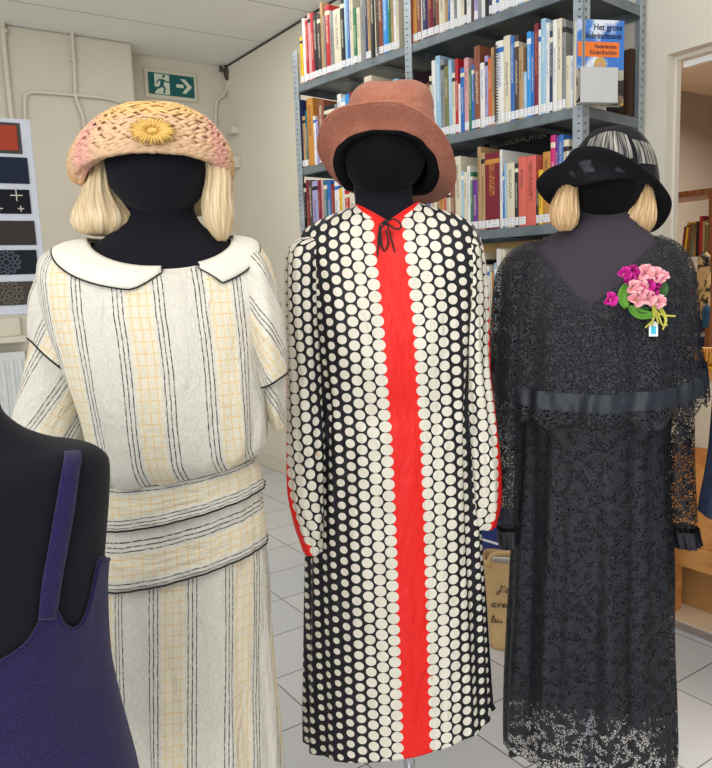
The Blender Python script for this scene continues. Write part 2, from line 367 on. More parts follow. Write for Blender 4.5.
for k, (y0, y1, xr, c, c2, kd, lab) in enumerate(sw):
    x1, za = board_xy(xr, y0); x1b, zb = board_xy(xr, y1)
    mb = MB(); x_ = max(min(x1, x1b), .015)
    mb.box((x_, zb, .0), (x_+.42, za, .006), (B0, Xb, Zb, Nb))
    s_ = mb.build('fabric_swatch', swatch_mat('swatch_%d' % k, c, c2, kd), e, bevel=.002); s_['label'] = lab
    if k == 0:
        mb = MB(); mb.box((x_-.012, zb-.01, .0), (x_+.43, za+.01, .003), (B0, Xb, Zb, Nb)); mb.build('felt_edge', M_dark, s_)
    if k == 2:
        cx_, cz_ = board_xy(16, 193)
        for (bx_, bz_, r_) in ((cx_, zb+.75*(za-zb), .02), (cx_-.01, zb+.2*(za-zb), .01), (cx_+.06, zb+.2*(za-zb), .012)):
            mb = MB(); mb.box((bx_-r_, bz_-.0015, .006), (bx_+r_, bz_+.0015, .0075), (B0, Xb, Zb, Nb)); mb.box((bx_-.0015, bz_-r_, .006), (bx_+.0015, bz_+r_, .0075), (B0, Xb, Zb, Nb)); mb.build('embroidered_cross', M_pipe, s_)
    if k in (4, 5):
        cx_, cz_ = x_+.10, (za+zb)/2; r0 = (za-zb)*.42; lt_ = plain('woven_motif_%d' % k, tuple(int(c2[i:i+2], 16)*.8 for i in (0, 2, 4)), .8)
        md = None
        for rr, n_ in ((1., 12), (.62, 8), (.3, 4)):
            mb = MB(); P_ = [B0+Xb*(cx_+r0*rr*(1+.16*math.cos(n_*a))*math.cos(a)*1.15)+Zb*(cz_+r0*rr*(1+.16*math.cos(n_*a))*math.sin(a))+Nb*.0065 for a in [2*math.pi*q/96 for q in range(96)]]
            mb.tube(P_, .0035, 5, closed=True); md = mb.build('woven_motif', lt_, s_)
# something must carry the board: a strut stand behind it
mb = MB(); mb.box((.25, -B0[2], -.05), (.30, Hb*.8, -.02), (B0, Xb, ZV, Nb)); mb.build('support_post', M_board, e)
# ------------------------------------------------------------------ steel shelving
SX = -az(-41.3); SY = az(48.7)
S0 = at(583, 110, 2.5); S0[2] = 0
FS = (S0, SX, SY, ZV)
XL, XM, DEP = -1.535, -.80, .40
def sfront(px, py, v=0.):
    P = plane_hit(px, py, S0+SY*v, SY); return float((P-S0)@SX), float(P[2])
t = NT('galvanised_steel')
c = t.ramp(t.noise(14, 5), [(.3, lin((104, 114, 120))), (.7, lin((132, 141, 146)))])
t.set(c, .42, .35, .5); M_steel = t.mat
t = NT('galvanised_post'); c = t.ramp(t.noise(20, 5), [(.3, lin((150, 160, 166))), (.7, lin((178, 187, 191)))]); t.set(c, .4, .3, .5); M_post = t.mat
ZS = [2.26+.37*1, None, None, None, None]
z_1 = np.mean([sfront(407.8, 43.5)[1], sfront(294, 87)[1]]); z_2 = np.mean([sfront(444.3, 135.8)[1], sfront(575.7, 106.7)[1]]); z_3 = sfront(520, 226.5)[1]; z_4 = sfront(490, 337)[1]
print('shelf z', z_1, z_2, z_3, z_4, 'x', sfront(296, 87), sfront(405, 47), 'door', DOORH, DL)
LEV = [z_1, z_2, z_3, z_4, z_4-.36, .12]
e = empty('steel_shelving', S0+SX*XM, label='tall grey galvanised steel shelving unit filled with books', cat='shelving')
TOPZ = 2.62
def post(x, y, sx, sy, top):
    """slotted angle: a flange along x and one along y, each with a real column of slots"""
    mb = MB(); fw = .038; th = .0022
    for (ax, hol) in ((0, .5), (1, .5)):
        def bx_(a0, a1, za, zb):
            if ax == 0: mb.box((min(x, x+sx*a1) if a0 == 0 else min(x+sx*a0, x+sx*a1), y if sy > 0 else y-th, za), (max(x+sx*a0, x+sx*a1), y+th if sy > 0 else y, zb), FS)
            else: mb.box((x if sx > 0 else x-th, min(y+sy*a0, y+sy*a1), za), (x+th if sx > 0 else x, max(y+sy*a0, y+sy*a1), zb), FS)
        bx_(0, .011, 0, top); bx_(.020, fw, 0, top)
        z = 0
        while z < top: bx_(.011, .020, z, min(top, z+(.016 if ax else .019))); z += .027 if ax else .0235
    return mb
for x, sx in ((XL, 1), (XM, 1), (0, -1)):
    for y, sy, nm in ((0, 1, 'front_upright'), (DEP, -1, 'rear_upright')):
        top = 2.42 if x == XL else TOPZ
        post(x, y, sx, sy, top).build('upright', M_post, e)
for z in LEV:
    for xa, xb in ((XL+.003, XM-.001), (XM+.003, -.003)):
        if z > 2.4 and xa < XM-.1: pass
        mb = MB(); hgt = .034
        mb.box((xa, .003, z-.002), (xb, DEP-.003, z), FS)
        mb.box((xa, .003, z-hgt), (xb, .0055, z), FS); mb.box((xa, .003, z-hgt), (xb, .018, z-hgt+.002), FS)
        mb.box((xa, DEP-.006, z-hgt), (xb, DEP-.003, z), FS); mb.box((xa, DEP-.02, z-hgt), (xb, DEP-.003, z-hgt+.002), FS)
        mb.box((xa, .006, z-hgt), (xa+.002, DEP-.006, z), FS); mb.box((xb-.002, .006, z-hgt), (xb, DEP-.006, z), FS)
        for k in (.33, .66): mb.box((xa+(xb-xa)*k-.02, .01, z-.018), (xa+(xb-xa)*k+.02, DEP-.01, z-.016), FS)
        mb.build('shelf_board', M_steel, e)
# ------------------------------------------------------------------ books
NAMES = {'Y': ('F0C028', 'yellow'), 'O': ('C88A3C', 'ochre'), 'W': ('ECEAE2', 'white'), 'C': ('E2D8BC', 'cream'), 'K': ('1E1E22', 'black'), 'R': ('B8262C', 'red'),
         'M': ('7E1C2C', 'maroon'), 'P': ('D8A0A0', 'pale pink'), 'T': ('B89468', 'tan'), 'G': ('8C8E8C', 'grey'), 'N': ('26325C', 'navy blue'), 'B': ('2C6CB8', 'blue'),
         'S': ('9CC4DC', 'light blue'), 'U': ('2E96E0', 'bright blue'), 'E': ('2C7A50', 'green'), 'V': ('6C2C8C', 'purple'), 'L': ('A8A0CC', 'lavender'), 'D': ('4C3C34', 'dark brown'),
         'H': ('8C5038', 'brown'), 'Q': ('E06A5C', 'coral red'), 'J': ('D02878', 'magenta'), 'A': ('7C7C48', 'olive'), 'X': ('D8672C', 'orange'), 'Z': ('2C6C78', 'teal')}
INK = {c: ('K' if c in 'YWCPTSOLGQ' else 'C') for c in NAMES}; INK.update({'M': 'O', 'W': 'B', 'S': 'W', 'U': 'W'})
_bm = {}
def book_mat(c, style):
    k = (c, style)
    if k in _bm: return _bm[k]
    t = NT('cover_%s_%d' % (NAMES[c][1].replace(' ', '_'), style)); g = t.gen(); x = t.n('SeparateXYZ'); t.put(x.inputs[0], g); X_, Y_, Z_ = x.outputs
    base = t.mix(t.m('MULTIPLY', t.noise(30, 3), .35), lin(NAMES[c][0]), tuple(q*.72 for q in lin(NAMES[c][0])[:3])+(1,))
    ink = lin(NAMES[INK[c]][0])
    # a column of printed marks down the spine, plus bands on some styles
    rows = t.n('TexNoise', noise_dimensions='2D'); rows.inputs['Scale'].default_value = 1; rows.inputs['Detail'].default_value = 1
    t.put(rows.inputs['Vector'], t.mapping(g, scale=(6, 1, 70), rot=(math.radians(90), 0, 0)))
    mark = t.m('GREATER_THAN', rows.outputs[0], .53)
    inx = t.m('LESS_THAN', t.m('ABSOLUTE', t.m('SUBTRACT', X_, .5)), .2)
    lo, hi = ((.45, .9), (.3, .7), (.55, .82), (.35, .92))[style % 4]
    inz = t.m('MULTIPLY', t.m('GREATER_THAN', Z_, lo), t.m('LESS_THAN', Z_, hi))
    fr_ = t.m('LESS_THAN', Y_, .12)
    f = t.m('MULTIPLY', t.m('MULTIPLY', mark, inx), t.m('MULTIPLY', inz, fr_))
    colr = t.mix(t.m('MULTIPLY', f, .8), base, ink)
    if style % 3 == 1:
        b = t.m('MULTIPLY', t.m('GREATER_THAN', Z_, .86), t.m('LESS_THAN', Z_, .92)); colr = t.mix(b, colr, ink)
    t.set(colr, .45, 0, .4); _bm[k] = t.mat; return t.mat
M_page = plain('page_edges', (226, 216, 192), .8, 0, .1, 200); M_label = None
t = NT('shelf_mark_label'); g = t.gen(); x = t.n('SeparateXYZ'); t.put(x.inputs[0], g)
r_ = t.n('TexNoise', noise_dimensions='2D'); r_.inputs['Scale'].default_value = 1; t.put(r_.inputs['Vector'], t.mapping(g, scale=(5, 1, 9), rot=(math.radians(90), 0, 0)))
f = t.m('MULTIPLY', t.m('GREATER_THAN', r_.outputs[0], .56), t.m('LESS_THAN', t.m('ABSOLUTE', t.m('SUBTRACT', x.outputs[0], .5)), .35))
t.set(t.mix(t.m('MULTIPLY', f, .6), lin((240, 240, 240)), lin((90, 90, 100))), .4); M_label = t.mat
M_wire = plain('binding_wire', (30, 30, 32), .4, .3)
def book(x0, x1, z, h, c, label, group, dep=.20, v=.012, lab=True, style=0, lean=0., wire=False):
    w = max(x1-x0, .006)-.0006; P = S0+SX*x0+SY*v+ZV*z
    X = SX.copy(); Z = ZV.copy()
    if lean: Z = ZV*math.cos(lean)+SX*math.sin(lean); X = SX*math.cos(lean)-ZV*math.sin(lean)
    cv = .0025 if w > .012 else .0012
    e = empty('book', P+ZV*(.0 if lean <= 0 else w*math.sin(lean)), label=label, cat='book', group=group)
    # mesh in local frame so Generated coordinates follow the book
    mb = MB()
    for lo, hi in (((0, 0, 0), (cv, dep, h)), ((w-cv, 0, 0), (w, dep, h))): mb.box(lo, hi)
    n = 4; bul = min(.004, w*.18)
    pts = [(w*k/n, -bul*math.sin(math.pi*k/n)) for k in range(n+1)]
    poly = pts+[(w, cv), (0, cv)]
    vs = [(a, b, 0) for a, b in poly]+[(a, b, h) for a, b in poly]; m_ = len(poly)
    mb.add(vs, [tuple(range(m_))[::-1], tuple(range(m_, 2*m_))]+[(i, (i+1) % m_, m_+(i+1) % m_, m_+i) for i in range(m_)])
    def put(mb, nm, mat, par):
        me = bpy.data.meshes.new(nm); me.from_pydata(mb.v, [], mb.f); me.materials.append(mat)
        o = bpy.data.objects.new(nm, me); COL.objects.link(o); o.parent = par
        if par is e:
            R_ = Matrix(((X[0], SY[0], Z[0]), (X[1], SY[1], Z[1]), (X[2], SY[2], Z[2]))); o.rotation_euler = R_.to_euler()
        return o
    co = put(mb, 'cover', book_mat(c, style), e)
    mb = MB(); mb.box((cv, cv, .003), (w-cv, dep-.004, h-.003)); put(mb, 'pages', M_page, e)
    if lab and w > .006 and (style*7+int(w*9000)) % 8:
        lw = w*.92; mb = MB(); n = 4
        pts = [(w*.5+lw*(k/n-.5), -bul*math.sin(math.pi*(.04+.92*k/n))-.0008) for k in range(n+1)]
        mb.add([(a, b, .006) for a, b in pts]+[(a, b, .034) for a, b in pts]+[(a, b+.0006, .006) for a, b in pts]+[(a, b+.0006, .034) for a, b in pts], [(k, k+1, n+2+k, n+1+k) for k in range(n)]+[(2*n+2+k, 3*n+3+k, 3*n+4+k, 2*n+3+k) for k in range(n)])
        put(mb, 'spine_label', M_label, e)
    if wire:
        mb = MB(); q = .012
        z_ = .01
        mb.tube([(0.004+.006*math.cos(a), -.004+.007*math.sin(a), .006+a*.0016) for a in [k*.7 for k in range(int((h-.015)/.0016/.7))]], .0019, 5)
        put(mb, 'spiral_binding', M_wire, e)
    return e
LEVZ = {1: z_1, 2: z_2, 3: z_3, 4: z_4}
used_labels = {}
def row(level, where, items, group, fill=None):
    z = LEVZ[level]
    for k, it in enumerate(items):
        x0p, x1p, top, c = it[:4]; opt = it[4] if len(it) > 4 else {}
        dx = opt.pop('v', .012); opt.setdefault('dep', .12) if level == 4 else None; yb = {1: 60, 2: 120, 3: 226, 4: 337}[level]
        bot = S0+SX*0
        # height where the spine's top meets the front plane at this column
        xm = sfront((x0p+x1p)/2, max(top, -60), dx)[0]; xa = sfront(x0p, yb, dx)[0]; xb = sfront(x1p, yb, dx)[0]
        yb = None
        h = sfront((x0p+x1p)/2, top, dx)[1]-z
        # recompute x at the height of the book's middle
        def xat(px):
            a = -2.; b = .3
            for _ in range(30):
                mmid = (a+b)/2; P = S0+SX*mmid+SY*dx+ZV*(z+h*.4); v_ = P-CAM; q = 356+F*(v_@RT)/(v_@FW)
                if q < px: a = mmid
                else: b = mmid
            return a
        xa, xb = xat(x0p), xat(x1p)
        h = max(.12, min(h, .345))
        nm = NAMES[c][1]; size = 'thick' if xb-xa > .035 else ('slim' if xb-xa < .017 else 'medium')
        tall = 'tall' if h > .27 else ('short' if h < .2 else 'mid-height')
        prev = NAMES[items[k-1][3]][1] if k else None; nxt = NAMES[items[k+1][3]][1] if k+1 < len(items) else None
        lab = opt.pop('label', None)
        if not lab:
            if prev and nxt: lab = '%s %s %s book between %s and %s ones, %s' % (tall, size, nm, prev, nxt, where)
            elif nxt: lab = '%s %s %s book starting the row before a %s one, %s' % (tall, size, nm, nxt, where)
            else: lab = '%s %s %s book ending the row after a %s one, %s' % (tall, size, nm, prev, where)
            while len(lab.split()) > 16: lab = lab.replace('mid-height ', '', 1).replace('medium ', '', 1) if ('mid-height ' in lab or 'medium ' in lab) else ' '.join(lab.split()[:16])
            if lab in used_labels: lab = lab.replace(' book', ' volume', 1) if lab.replace(' book', ' volume', 1) not in used_labels else lab.replace(' book', ' hardback', 1)
        used_labels[lab] = 1
        book(xa, xb, z+.0006, h, c, lab, group, style=opt.pop('style', (k*7+level) % 6), **opt)
g1 = 'books on the top shelf, left bay'
row(1, 'top shelf left bay', [(300.6, 303.4, 37, 'Y'), (303.4, 306, 18, 'W'), (306, 308.6, 20, 'R'), (308.6, 311.6, 13, 'P'), (311.6, 314.2, 12.5, 'R'), (314.2, 318, 13.5, 'K'), (318, 321.3, 14, 'D'), (321.3, 324, 2, 'T'),
     (324, 326, 16, 'G'), (326, 330.5, 5, 'R'), (330.5, 334.3, 11, 'G'), (334.3, 341, 9, 'C', dict(label='cream book with black spine lettering, thickest in the top shelf left bay', style=3)), (341, 345, -2, 'K'), (345, 347.5, -10, 'S'), (347.5, 350, -12, 'B'), (350, 353.6, -14, 'C'),
     (353.6, 357.4, 8, 'E'), (357.4, 361, 7.5, 'C'), (361, 365.5, -18, 'G'), (365.5, 367.6, -20, 'N'), (367.6, 370.6, -20, 'T'), (370.6, 375, -20, 'K'), (375, 377.6, -22, 'C'), (377.6, 383, -22, 'H', dict(wire=True, label='brown spiral-bound book before the bright blue one, top shelf left bay')),
     (383, 388, -24, 'U'), (388, 391, -25, 'E'), (391, 393.6, -26, 'T'), (393.6, 396, -26, 'W'), (396, 399, -26, 'C')], g1)
row(1, 'top shelf right bay', [(411, 412.6, -20, 'R'), (412.6, 417, -22, 'O'), (417, 421.2, -22, 'H'), (421.2, 422.4, -24, 'W'), (422.4, 427.4, -24, 'N'), (427.4, 433.3, -26, 'M'), (433.3, 435.6, -26, 'K'), (435.6, 439, -26, 'H'), (439, 444.8, -30, 'C'),
     (444.8, 448, -30, 'T'), (448, 450.2, -30, 'B'), (450.2, 454, -30, 'W'), (454, 457, -32, 'G'), (457, 461, -32, 'W'), (461, 464.2, -32, 'C'), (464.2, 466.6, -32, 'K'), (466.6, 471, -32, 'W'), (471, 474, -34, 'D'), (474, 478, -34, 'L'), (478, 481.5, -34, 'G'),
     (481.5, 485, -34, 'W'), (485, 489, -36, 'K'), (489, 492, -36, 'N'), (492, 496, -36, 'W'), (496, 499, -40, 'B'), (499, 504, -40, 'W'), (504, 508, -40, 'C'), (508, 512, -44, 'G'), (512, 518, -44, 'W'), (518, 524, -48, 'S'), (524, 531, -50, 'C'), (531, 538, -50, 'M'), (538, 546, -55, 'W')], 'books on the top shelf, right bay')
row(2, 'second shelf left bay', [(296.4, 298.6, 107, 'K'), (298.6, 303.4, 100, 'N'), (303.4, 306.4, 116, 'T'), (306.4, 308, 110, 'Z'), (308, 314.2, 98, 'O'), (314.2, 316.6, 116, 'W'), (316.6, 319, 121, 'L'), (319, 325, 100, 'H'), (325, 335.6, 105, 'K'), (335.6, 338.4, 104, 'G'), (338.4, 342.6, 94, 'W'), (342.6, 346.6, 97, 'S'), (346.6, 350.4, 94, 'U'),
     (350.4, 355, 92, 'M'), (355, 360, 90, 'G'), (360, 365.4, 88, 'B'), (365.4, 373, 76, 'C'), (373, 380, 84, 'D'), (380, 388, 84, 'W'), (388, 393.6, 82, 'E'), (393.6, 399, 79, 'S')], 'books on the second shelf, left bay')
row(2, 'second shelf right bay', [(414, 422, 92, 'D'), (422, 430, 84, 'H'), (430, 432.4, 76, 'C'), (432.4, 436.2, 60.5, 'W'), (436.2, 441, 56, 'S'), (441, 445, 59, 'G'), (445, 449, 66, 'A'), (449, 452.4, 60, 'S'), (452.4, 455.6, 73, 'C'), (455.6, 458.6, 58.6, 'R'), (458.6, 460.8, 84, 'W'), (460.8, 464.6, 68, 'B'), (464.6, 469, 58, 'P'),
     (469, 471.8, 69.5, 'E'), (471.8, 474.6, 65, 'B'), (474.6, 480.4, 46, 'H', dict(label='tall brick-brown leather book with gold lettering, second shelf right bay', dep=.25)), (480.4, 485, 63, 'W'), (485, 488.4, 56, 'L'), (488.4, 491.4, 58, 'X'), (491.4, 496.2, 47.4, 'T'), (496.2, 504, 41, 'W', dict(wire=True, label='white book with black spiral binding, second shelf right bay')),
     (504, 510.6, 36, 'C'), (510.6, 514.6, 36, 'B'), (514.6, 519, 35, 'D'), (519, 523.6, 47, 'T'), (523.6, 527, 72, 'S'), (527, 531.2, 32, 'U'), (531.2, 534.4, 32, 'B'), (534.4, 538.6, 23.6, 'M'), (538.6, 541, 30, 'W'), (541, 546, 19, 'S'), (546, 549.6, 23, 'W'), (549.6, 552.8, 31, 'N'), (552.8, 557, 20, 'W'), (557, 562, 19, 'C'), (562, 566, 20, 'G'), (566, 570, 56, 'C'), (570, 574.6, 56, 'W')], 'books on the second shelf, right bay')
row(3, 'third shelf left bay', [(301, 304.2, 199, 'R'), (304.2, 307.4, 183, 'K'), (307.4, 310.2, 180, 'M'), (310.2, 313.4, 180, 'D'), (313.4, 319, 181, 'L'), (319, 322.4, 180, 'M'), (322.4, 324.6, 180, 'P'), (324.6, 328.4, 180, 'Z'), (328.4, 332, 180, 'B'), (332, 335.6, 184, 'M'), (335.6, 340.2, 181, 'W'), (340.2, 343.2, 188, 'Y'), (343.2, 345.6, 186, 'W'), (345.6, 350.4, 190, 'R'), (350.4, 356, 186, 'C'), (356, 363, 184, 'N'), (363, 370, 182, 'G'), (370, 377, 184, 'K'), (377, 385, 180, 'T'), (385, 392, 180, 'B'), (392, 398, 184, 'W')], 'books on the third shelf, left bay')
row(3, 'third shelf right bay', [(414, 420, 178, 'T'), (420, 426, 176, 'K'), (426, 431, 174, 'B'), (431, 437.4, 186, 'C'), (437.4, 440, 184, 'T'), (440, 444.4, 180, 'O'), (444.4, 446.6, 191, 'R'), (446.6, 451, 192, 'C'), (451, 455.4, 183, 'H'), (455.4, 461.6, 156.5, 'C', dict(dep=.27)), (461.6, 464.2, 171, 'S'), (464.2, 467.6, 172, 'C'), (467.6, 470.6, 166, 'W'), (470.6, 473, 172, 'E'), (473, 478, 180, 'V'),
     (478, 481.4, 147, 'T', dict(dep=.27)), (481.4, 485.4, 153, 'T'), (485.4, 500, 153, 'M', dict(label='broad crimson hardback with faded lower edge, third shelf right bay', style=4)), (500, 502.8, 150, 'W', dict(dep=.28)), (502.8, 504.6, 172, 'B'), (504.6, 507, 163, 'S'), (507, 514.8, 163, 'C'), (514.8, 518.6, 163.6, 'K'), (518.6, 526.2, 157, 'Q', dict(label='left one of the two coral red volumes, third shelf right bay')), (526.2, 536.2, 156, 'Q', dict(label='right one of the two coral red volumes, third shelf right bay')),
     (536.2, 538.6, 180, 'K'), (538.6, 543, 170, 'Y'), (543, 550.6, 152, 'O'), (550.6, 555.4, 135.5, 'J'), (555.4, 558.4, 136, 'V'), (558.4, 563.4, 135, 'B'), (563.4, 569, 140, 'C'), (569, 575, 150, 'G')], 'books on the third shelf, right bay')
row(4, 'fourth shelf right bay', [(460, 466, 262, 'B'), (466, 472, 258, 'R'), (472, 478, 258, 'W'), (478, 481, 253, 'C'), (481, 483.6, 268, 'G'), (483.6, 486, 268, 'R'), (486, 490, 266, 'W'), (490, 492.4, 272, 'C'), (492.4, 494.4, 272, 'O'), (494.4, 497, 263, 'S'), (497, 501, 249, 'W'), (501, 506, 250, 'C'), (506, 513, 255, 'T'), (513, 520, 256, 'D'), (520, 528, 258, 'N')], 'books on the fourth shelf, right bay')
# larger flat-cover pieces at the back or at the end of shelves
def slab(name, x0, x1, v, z, h, th, mat, label, cat, lean=0):
    mb = MB(); mb.box((x0, v, z), (x1, v+th, z+h), FS); o = mb.build(name, mat, loc=tuple(S0+SX*(x0+x1)/2+SY*v+ZV*z), bevel=.001); return tag(o, label, cat)
def xrow(px, z, v):
    a = -2.; b = .4
    for _ in range(30):
        q = (a+b)/2; P = S0+SX*q+SY*v+ZV*z; d = P-CAM; qq = 356+F*(d@RT)/(d@FW)
        if qq < px: a = q
        else: b = q
    return a
def text(body, name, mat, O, X, Z, size, parent, ext=.0006, shear=0., bold=0, sx=1.):
    c = bpy.data.curves.new(name, 'FONT'); c.body = body; c.size = size; c.extrude = ext; c.shear = shear; c.offset = bold; c.materials.append(mat)
    tmp = bpy.data.objects.new('tmp', c); COL.objects.link(tmp)
    me = bpy.data.meshes.new_from_object(tmp.evaluated_get(bpy.context.evaluated_depsgraph_get())); bpy.data.objects.remove(tmp)
    Y = np.cross(X, Z); Y = -Y
    Nn = np.cross(X, Z)
    R_ = Matrix(((X[0]*sx, Z[0], Nn[0], O[0]), (X[1]*sx, Z[1], Nn[1], O[1]), (X[2]*sx, Z[2], Nn[2], O[2]), (0, 0, 0, 1)))
    me.transform(R_); me.materials.clear(); me.materials.append(mat); return link(name, me, parent)
M_black = plain('matt_black_card', (24, 26, 28), .5); M_gold = plain('faded_gold_print', (150, 152, 130), .5)
xa, xb = xrow(477.5, z_3+.28, .24), xrow(536, z_3+.28, .24); zt = sfront(480, 138.5, .24)[1]
e = empty('costume_book', S0+SX*xa+SY*.23+ZV*z_3, label='large black landscape book lettered along its top, behind the third-shelf books', cat='book')
mb = MB(); mb.box((xa, .285, z_3), (xb+.02, .31, zt+.0), FS); mb.build('cover', M_black, e)
text('KLEDERDRACHTEN', 'title', M_gold, S0+SX*(xa+.03)+SY*.2845+ZV*(zt-.037), SX, ZV, .034, e, sx=.95*(xb-xa)/.3)
M_ochre = plain('ochre_board', (196, 160, 104), .6)
xa, xb = xrow(476, z_4+.2, .05), xrow(515, z_4+.2, .05)
slab('storage_box', xa-.1, xb+.1, .14, z_4, sfront(480, 244, .14)[1]-z_4, .16, M_ochre, 'tan card box behind the pale books on the fourth shelf', 'box')
M_drkm = plain('dark_plum_binder', (58, 34, 42), .5)
xa, xb = xrow(408.5, z_2+.15, .2), xrow(431, z_2+.15, .2)
slab('binder', xa, xb, .24, z_2, sfront(420, 73, .24)[1]-z_2, .06, M_drkm, 'dark plum binder at the back of the second shelf beside the centre upright', 'binder')
# upright picture book with its cover turned to the end of the shelf
t = NT('picture_cover'); g = t.gen(); x = t.n('SeparateXYZ'); t.put(x.inputs[0], g); Z_ = x.outputs[2]
sky = t.ramp(t.noise(9, 4), [(.48, lin((58, 120, 200))), (.58, lin((226, 232, 240)))])
ppl = t.ramp(t.voro(30).outputs['Color'], [(.1, lin((40, 34, 30))), (.35, lin((120, 96, 76))), (.5, lin((176, 170, 150))), (.65, lin((46, 60, 54))), (.85, lin((200, 150, 60)))], 'CONSTANT')
t.set(t.mix(t.m('LESS_THAN', Z_, .42), sky, ppl), .3); M_pic = t.mat
M_orange = plain('orange_band', (240, 122, 40), .4, 0, .03); M_ink = plain('printed_ink', (30, 34, 60), .5); M_grey = plain('grey_bookend', (196, 196, 194), .5, 0, .03)
Pc = at(602, 70, 2.52); 
Xc = az(78); Nc = np.cross(Xc, ZV)*1.0; Nc = Nc if Nc[1] < 0 else -Nc
def cov(px, py): P = plane_hit(px, py, Pc, Nc); return float((P-Pc)@Xc), float(P[2])
xa, zt = cov(578, 16); xb, zt2 = cov(623.5, 28); zt = (zt+zt2)/2+.004; zb = z_2+.001
Oc = Pc+Xc*xa; Oc[2] = zb; Wc, Hc = xb-xa, zt-zb
e = empty('picture_book', Oc, label='blue-sky picture book with orange title band, facing out at the shelf end', cat='book')
mb = MB(); mb.box((0, 0, -.022), (Wc, Hc, -.003), (Oc, Xc, ZV, Nc)); mb.build('pages', M_page, e)
mb = MB(); mb.box((-.003, 0, -.003), (Wc+.003, Hc+.003, 0), (Oc, Xc, ZV, Nc)); mb.build('cover', M_pic, e)
xo, z0o = cov(619, 57.5); z1o = cov(600, 42)[1]; xo2 = cov(619, 50)[0]-xa
mb = MB(); mb.box((.0, z0o-zb, 0), (xo2, z1o-zb, .0008), (Oc, Xc, ZV, Nc)); mb.build('orange_band', M_orange, e)
bh = z1o-z0o
for body, fx, zz, sz, mt in (('Het grote', .34, cov(600, 30)[1]-zb, .027, M_ink), ('klederdrachtenboek', .16, cov(600, 38.5)[1]-zb, .026, M_ink), ('Nederlandse', .36, z0o-zb+bh*.58, bh*.36, M_ink), ('Kinderdrachten', .26, z0o-zb+bh*.16, bh*.44, M_ink)):
    o = text(body, 'title', mt, Oc+Xc*(fx*Wc)+ZV*zz+Nc*.0006, Xc, ZV, sz, e, ext=.0004, bold=.0004)
    # squeeze over-long lines to the cover width
    xs = [(o.data.vertices[i].co.x*Xc[0]+o.data.vertices[i].co.y*Xc[1]) for i in range(len(o.data.vertices))]
    wmax = (.96*Wc if 'band' not in body and zz > z1o-zb else .93*xo2)-fx*Wc; k_ = wmax/(max(xs)-min(xs))
    if k_ < 1:
        x0_ = min(xs)
        for vv in o.data.vertices:
            s_ = vv.co.x*Xc[0]+vv.co.y*Xc[1]; d_ = (s_-x0_)*(k_-1); vv.co.x += Xc[0]*d_; vv.co.y += Xc[1]*d_
# a printed portrait: face and hair of a person on the cover
M_face = plain('printed_skin', (206, 160, 128), .5); M_hairp = plain('printed_hair', (200, 160, 90), .5)
px_, pz_ = cov(600, 67); px_ -= xa; pz_ -= zb
for r_, dz_, mt, lv in ((.022, .004, M_hairp, .0003), (.016, -.004, M_face, .0008)):
    mb = MB(); mb.prism([(px_+r_*math.cos(a), pz_+dz_+r_*1.25*math.sin(a)) for a in [2*math.pi*k/20 for k in range(20)]], Oc, Xc, ZV, Nc, lv); mb.build('printed_portrait', mt, e)
xg0, zg = cov(580, 70); xg1, zg1 = cov(611, 73)
mb = MB(); Og = Oc+Nc*.035
mb.box((-.01, 0, 0), (xg1-xa+.002, zg-zb-.0, .003), (Og, Xc, ZV, Nc)); mb.box((-.01, 0, -.03), (xg1-xa, .002, .0), (Og, Xc, ZV, Nc))
tag(mb.build('bookend', M_grey, loc=tuple(Og)), 'plain pale grey bookend panel in front of the blue-sky picture book', 'bookend')
# framed dark cabinet seen through the shelf end, against the wall
M_wood = NT('stained_wood'); wv = M_wood.n('TexWave', wave_type='BANDS', bands_direction='X'); wv.inputs['Scale'].default_value = 3; wv.inputs['Distortion'].default_value = 8; wv.inputs['Detail'].default_value = 4
M_wood.put(wv.inputs['Vector'], M_wood.mapping(M_wood.obj(), scale=(6, 6, .6)))
M_wood.set(M_wood.ramp(wv.outputs[1], [(0, lin((70, 48, 36))), (1, lin((96, 68, 50)))]), .5); M_dwood = M_wood.mat
q0 = plane_hit(606, 58, JAMB-D2*.02, D2); q1 = plane_hit(640, 50, JAMB-D2*.02, D2)
xq0 = float((q0-CORNER)@(-D1)); xq1 = float((q1-CORNER)@(-D1)); zq = float(q0[2])
e = empty('wall_cabinet', (q0[0], q0[1], 1.9), label='dark brown wall cabinet, seen through the end of the shelving', cat='cabinet')
mb = MB(); mb.box((xq0, -.05, 1.9), (xq1-.02, -.025, zq), fr); mb.build('casing', M_dwood, e, bevel=.003)
mb = MB(); mb.box((xq0+.03, -.054, 1.93), (xq1-.05, -.0495, zq-.03), fr); mb.build('panel', plain('slate_panel', (70, 72, 84), .5), e)
# ------------------------------------------------------------------ side room contents, carrier bag
def woodm(name, a, b, sc_=(5, 5, .6)):
    t = NT(name); wv = t.n('TexWave', wave_type='BANDS', bands_direction='X'); wv.inputs['Scale'].default_value = 2.5; wv.inputs['Distortion'].default_value = 7; wv.inputs['Detail'].default_value = 4
    t.put(wv.inputs['Vector'], t.mapping(t.obj(), scale=sc_)); t.set(t.ramp(wv.outputs[1], [(0, lin(a)), (1, lin(b))]), .4, 0, .4); return t.mat
M_oak = woodm('orange_oak', (192, 128, 66), (214, 152, 88), (1, 1, 8)); M_bw = woodm('bookcase_wood', (128, 78, 44), (150, 96, 56))
FR = (O2, -D1, D2, ZV)
def sr(px, py, v):
    P = plane_hit(px, py, O2+D2*v, D2); return float((P-O2)@(-D1)), float(P[2])
BV = 1.25
xl = sr(679, 200, BV)[0]; xr_ = sr(709, 200, BV)[0]; zsh1 = sr(695, 190, BV)[1]; zsh2 = sr(690, 257, BV)[1]; ztb = sr(700, 347, BV)[1]
